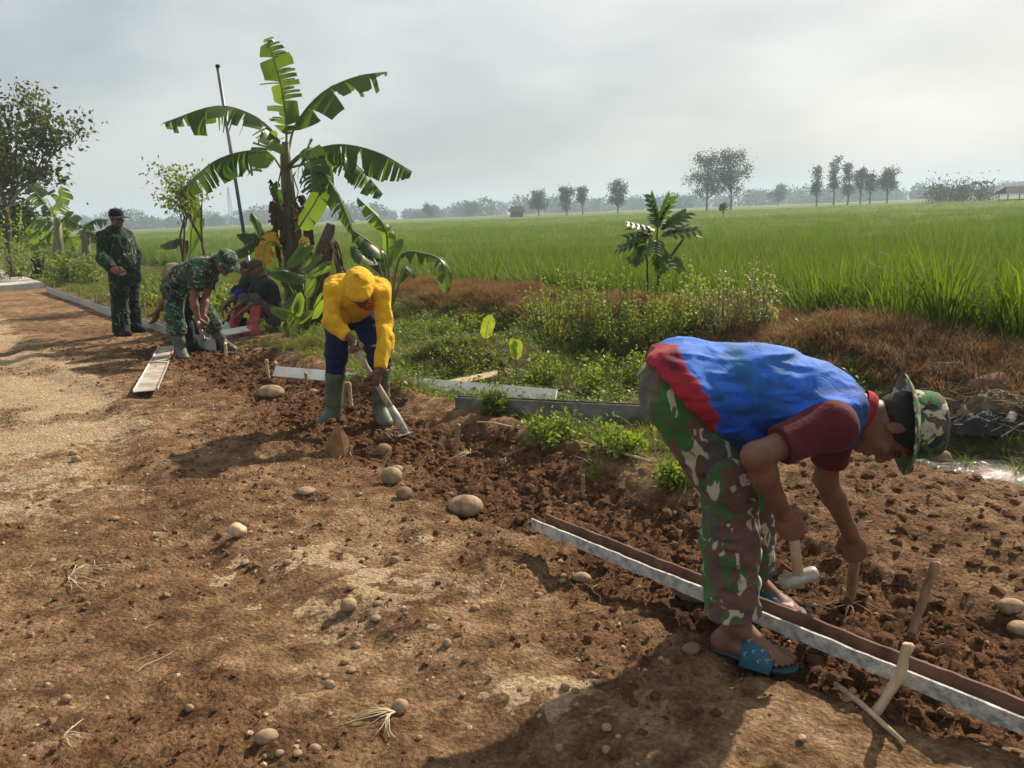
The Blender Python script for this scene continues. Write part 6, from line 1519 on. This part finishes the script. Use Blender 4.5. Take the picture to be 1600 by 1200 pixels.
# huts in the field and the pylon
def hut(px, Y, w, h, label, name, legs=False):
    b_ = np.array(far(px, Y, -.1)); o = thing(name, tuple(b_), label, 'hut'); mw = m_bark
    hh_ = h * .6
    if legs:
        for sx in (-1, 1):
            for sy in (-1, 1): m = MB(); m.tube([b_ + np.array([sx * w * .42, sy * w * .3, 0]), b_ + np.array([sx * w * .42, sy * w * .3, hh_])], .07, 5); m.part('post', mw, o)
        m = MB(); m.box(b_ + np.array([0, 0, hh_ * .45]), (w * .48, 0, 0), (0, w * .35, 0), (0, 0, .06)); m.part('floor', mw, o)
    else: m = MB(); m.box(b_ + np.array([0, 0, hh_ / 2]), (w * .42, 0, 0), (0, w * .35, 0), (0, 0, hh_ / 2)); m.part('wall', mw, o)
    m = MB(); z0 = hh_; V = [b_ + np.array(q) for q in ((-w * .6, -w * .5, z0), (w * .6, -w * .5, z0), (w * .6, w * .5, z0), (-w * .6, w * .5, z0), (-w * .35, 0, h), (w * .35, 0, h))]
    part('roof', V, [[0, 1, 5, 4], [2, 3, 4, 5], [1, 2, 5], [3, 0, 4], [3, 2, 1, 0]], mat_simple('thatch', (.03, .022, .018), (.07, .055, .045), 4, .95, .5, .02), o)
hut(807, 185, 3.4, px_h(807, 322, 185) + .1, 'small dark low hut at the far edge of the field', 'field_hut'); hut(1582, 120, 3.6, px_h(1582, 291, 120) + .1, 'open hut on posts at the right edge of the horizon', 'open_hut', True)
m = MB(); b_ = np.array(far(360, 520)); ht = px_h(360, 292, 520)
for sx in (-1, 1):
    for sy in (-1, 1): m.tube([b_ + np.array([sx * 1.6, sy * 1.6, 0]), b_ + np.array([sx * .25, sy * .25, ht])], .14, 4)
for k in range(9):
    z0, z1 = ht * k / 9, ht * (k + 1) / 9; w0, w1 = 1.6 - 1.35 * k / 9, 1.6 - 1.35 * (k + 1) / 9; m.tube([b_ + np.array([-w0, -w0, z0]), b_ + np.array([w1, -w1, z1])], .08, 4); m.tube([b_ + np.array([w0, -w0, z0]), b_ + np.array([-w1, -w1, z1])], .08, 4)
m.single('lattice_pylon', m_gal, 'faint lattice mast on the far skyline left of the banana plant', 'mast', loc=tuple(b_))

# heap of rubbish on the ditch bank at right, sacks by the slab
def crumple(px, py, Y, w, d_, h, mat, label, seed, name, cat, group=None):
    c = np.array(onground(px, py)) if Y < 8 else np.array(aty(px, py, Y)); c[2] = gz(c[0], c[1]) - .02; n = 34; V = []
    gx, gy_ = np.meshgrid(np.linspace(-1, 1, n), np.linspace(-1, 1, n), indexing='ij'); rr_ = np.sqrt(gx ** 2 + gy_ ** 2)
    edge = .85 + .3 * (vnoise(np.arctan2(gy_, gx) * 1.5 + 9, gx * 0 + seed, seed) - .5)
    dome = np.clip(1 - (rr_ / edge) ** 2, 0, 1) ** .6; rid = 1 - np.abs(2 * fbm(gx * 3.4 + seed, gy_ * 3.4, 4, seed, .62) - 1)
    z = h * dome * (-.15 + 1.25 * rid); X = gx * w / 2 * np.clip(edge / np.maximum(rr_, 1e-3), 0, 1); Yy = gy_ * d_ / 2 * np.clip(edge / np.maximum(rr_, 1e-3), 0, 1)
    V = np.stack([X + c[0], Yy + c[1], z + c[2]], -1).reshape(-1, 3); ii_, jj_ = np.meshgrid(np.arange(n - 1), np.arange(n - 1), indexing='ij'); q_ = (ii_ * n + jj_).ravel(); F = np.stack([q_, q_ + n, q_ + n + 1, q_ + 1], 1)
    return single(name, V, F, mat, label, cat, group, True, loc=tuple(c))
m_tarp = mat_simple('dark_tarpaulin', (.012, .014, .016), (.045, .048, .05), 5, .8, .6, .012, spec=.2); m_sack = mat_simple('woven_sack', (.045, .035, .024), (.19, .14, .09), 10, .9, .8, .012); m_white = mat_simple('white_plastic', (.55, .54, .5), (.75, .74, .71), 6, .4, .3, .004)
m_bark2 = mat_simple('reddish_bark', (.14, .07, .045), (.32, .19, .13), 7, .85, .5, .006)
crumple(1550, 668, 5.6, .60, .30, .13, m_tarp, 'dark crumpled tarpaulin on the ditch bank at right edge', 3, 'tarpaulin', 'tarpaulin'); crumple(1548, 640, 5.95, .55, .30, .15, m_sack, 'brown woven sack heaped on the dark tarpaulin', 5, 'sack', 'sack', 'sacks'); crumple(1500, 648, 5.8, .26, .2, .13, m_sack, 'small tan sack beside the bending man\'s hat', 8, 'sack', 'sack', 'sacks')
crumple(1580, 664, 5.35, .10, .09, .11, m_white, 'crumpled white plastic bag on the rubbish heap at right', 6, 'plastic_bag', 'bag', 'plastic bags'); crumple(353, 503, 10.75, .16, .14, .18, m_white, 'white plastic bag beside the seated men\'s boots', 7, 'plastic_bag', 'bag', 'plastic bags'); crumple(140, 408, 22, .5, .4, .2, m_sack, 'pale rubbish heap behind the standing soldier', 9, 'rubbish_heap', 'heap')
for k, (x, y, Y, w) in enumerate(((22, 412, 25.5, .9), (30, 424, 24.5, .8))): crumple(x, y, Y, w, .6, .4, m_sack, ['upper sack lying by the distant stooping man', 'lower sack at the corner of the concrete slab'][k], 11 + k, 'sack', 'sack', 'sacks')
def log(x0, y0, Y0, x1, y1, Y1, rad, mat, label, name='branch', cat='branch'):
    a, b_ = np.array(onground(x0, y0)), np.array(onground(x1, y1)); a[2] += rad * 1.2; b_[2] += rad * 1.2; m = MB(); m.tube([a, (a + b_) / 2 + np.array([0, 0, -.01]), b_], [rad, rad * 1.05, rad * .8], 9, jitter=.2, seed=int(x0)); return m.single(name, mat, label, cat, 'branches on the rubbish heap', True)
log(1497, 563, 6.6, 1572, 606, 6.0, .022, m_wood_l, 'pale peeled branch slanting across the rubbish heap'); log(1545, 570, 6.6, 1640, 580, 6.5, .030, m_bark, 'dark log lying behind the pale peeled branch'); log(1560, 588, 6.3, 1640, 584, 6.3, .028, m_bark, 'second dark log behind the rubbish heap'); log(1515, 622, 5.9, 1565, 606, 6.0, .06, m_bark2, 'thick reddish bark piece on the woven sack')
log(1575, 640, 5.6, 1640, 600, 5.7, .018, m_bark, 'thin dark branch poking from the heap at right edge'); log(1545, 668, 5.3, 1580, 650, 5.3, .012, m_bark, 'short dark twig beside the white plastic bag')
bush(0, 0, .14, .12, 'yellow-green leaf clump on the rubbish heap', 480, m_ban_y, .08, 8, per=5, pos=np.array(aty(1588, 612, 5.9)) - np.array([0, 0, .03]))
# wet patch glinting behind the bending man's arm
m_wet = mat_simple('wet_patch', (.05, .035, .025), (.09, .06, .04), 6, .08, .5, .01, spec=.6)
for k, (x, y, w, d_) in enumerate(((1308, 800, .06, .04), (1280, 795, .03, .02), (1352, 815, .03, .02), (1400, 830, .03, .02))):
    g = np.array(onground(x, y)); V = [g + np.array([0, 0, .005])]; V += [g + np.array([math.cos(a) * w * (1 + .3 * math.sin(3 * a + k)), math.sin(a) * d_ * (1 + .3 * math.cos(2 * a)), .003]) for a in np.linspace(0, 6.0, 14)]
    tag(link('puddle', mesh_np('puddle', V, [[0, j + 1, (j + 1) % 14 + 1] for j in range(14)], m_wet)), kind='structure')

# twigs and dead stalks littering the ditch bank
def twig(seed):
    r = random.Random(seed); m = MB(); p = Vector((-.14, 0, .01)); pts = []
    for i in range(6): pts.append(p.copy()); p += Vector((.055, r.uniform(-.02, .02), r.uniform(-.008, .014)))
    m.tube(pts, [.003, .004, .0045, .004, .003, .0015], 5, jitter=.3, seed=seed); return mesh_np('twig', m.v, m.f, m_wood if seed % 2 else m_bark)
rt = np.random.default_rng(3); tx = []
for k in range(260):
    g = onground(rt.uniform(1440, 1680), rt.uniform(575, 680)); tx.append((g.x, g.y, g.z + rt.uniform(.0, .06)))
scatter('bank_twigs', np.array(tx), rt.uniform(.5, 1.6, len(tx)), rt.uniform(0, 6.28, len(tx)), [twig(k) for k in range(6)], tilt=rt.uniform(-.3, .3, (len(tx), 2)))
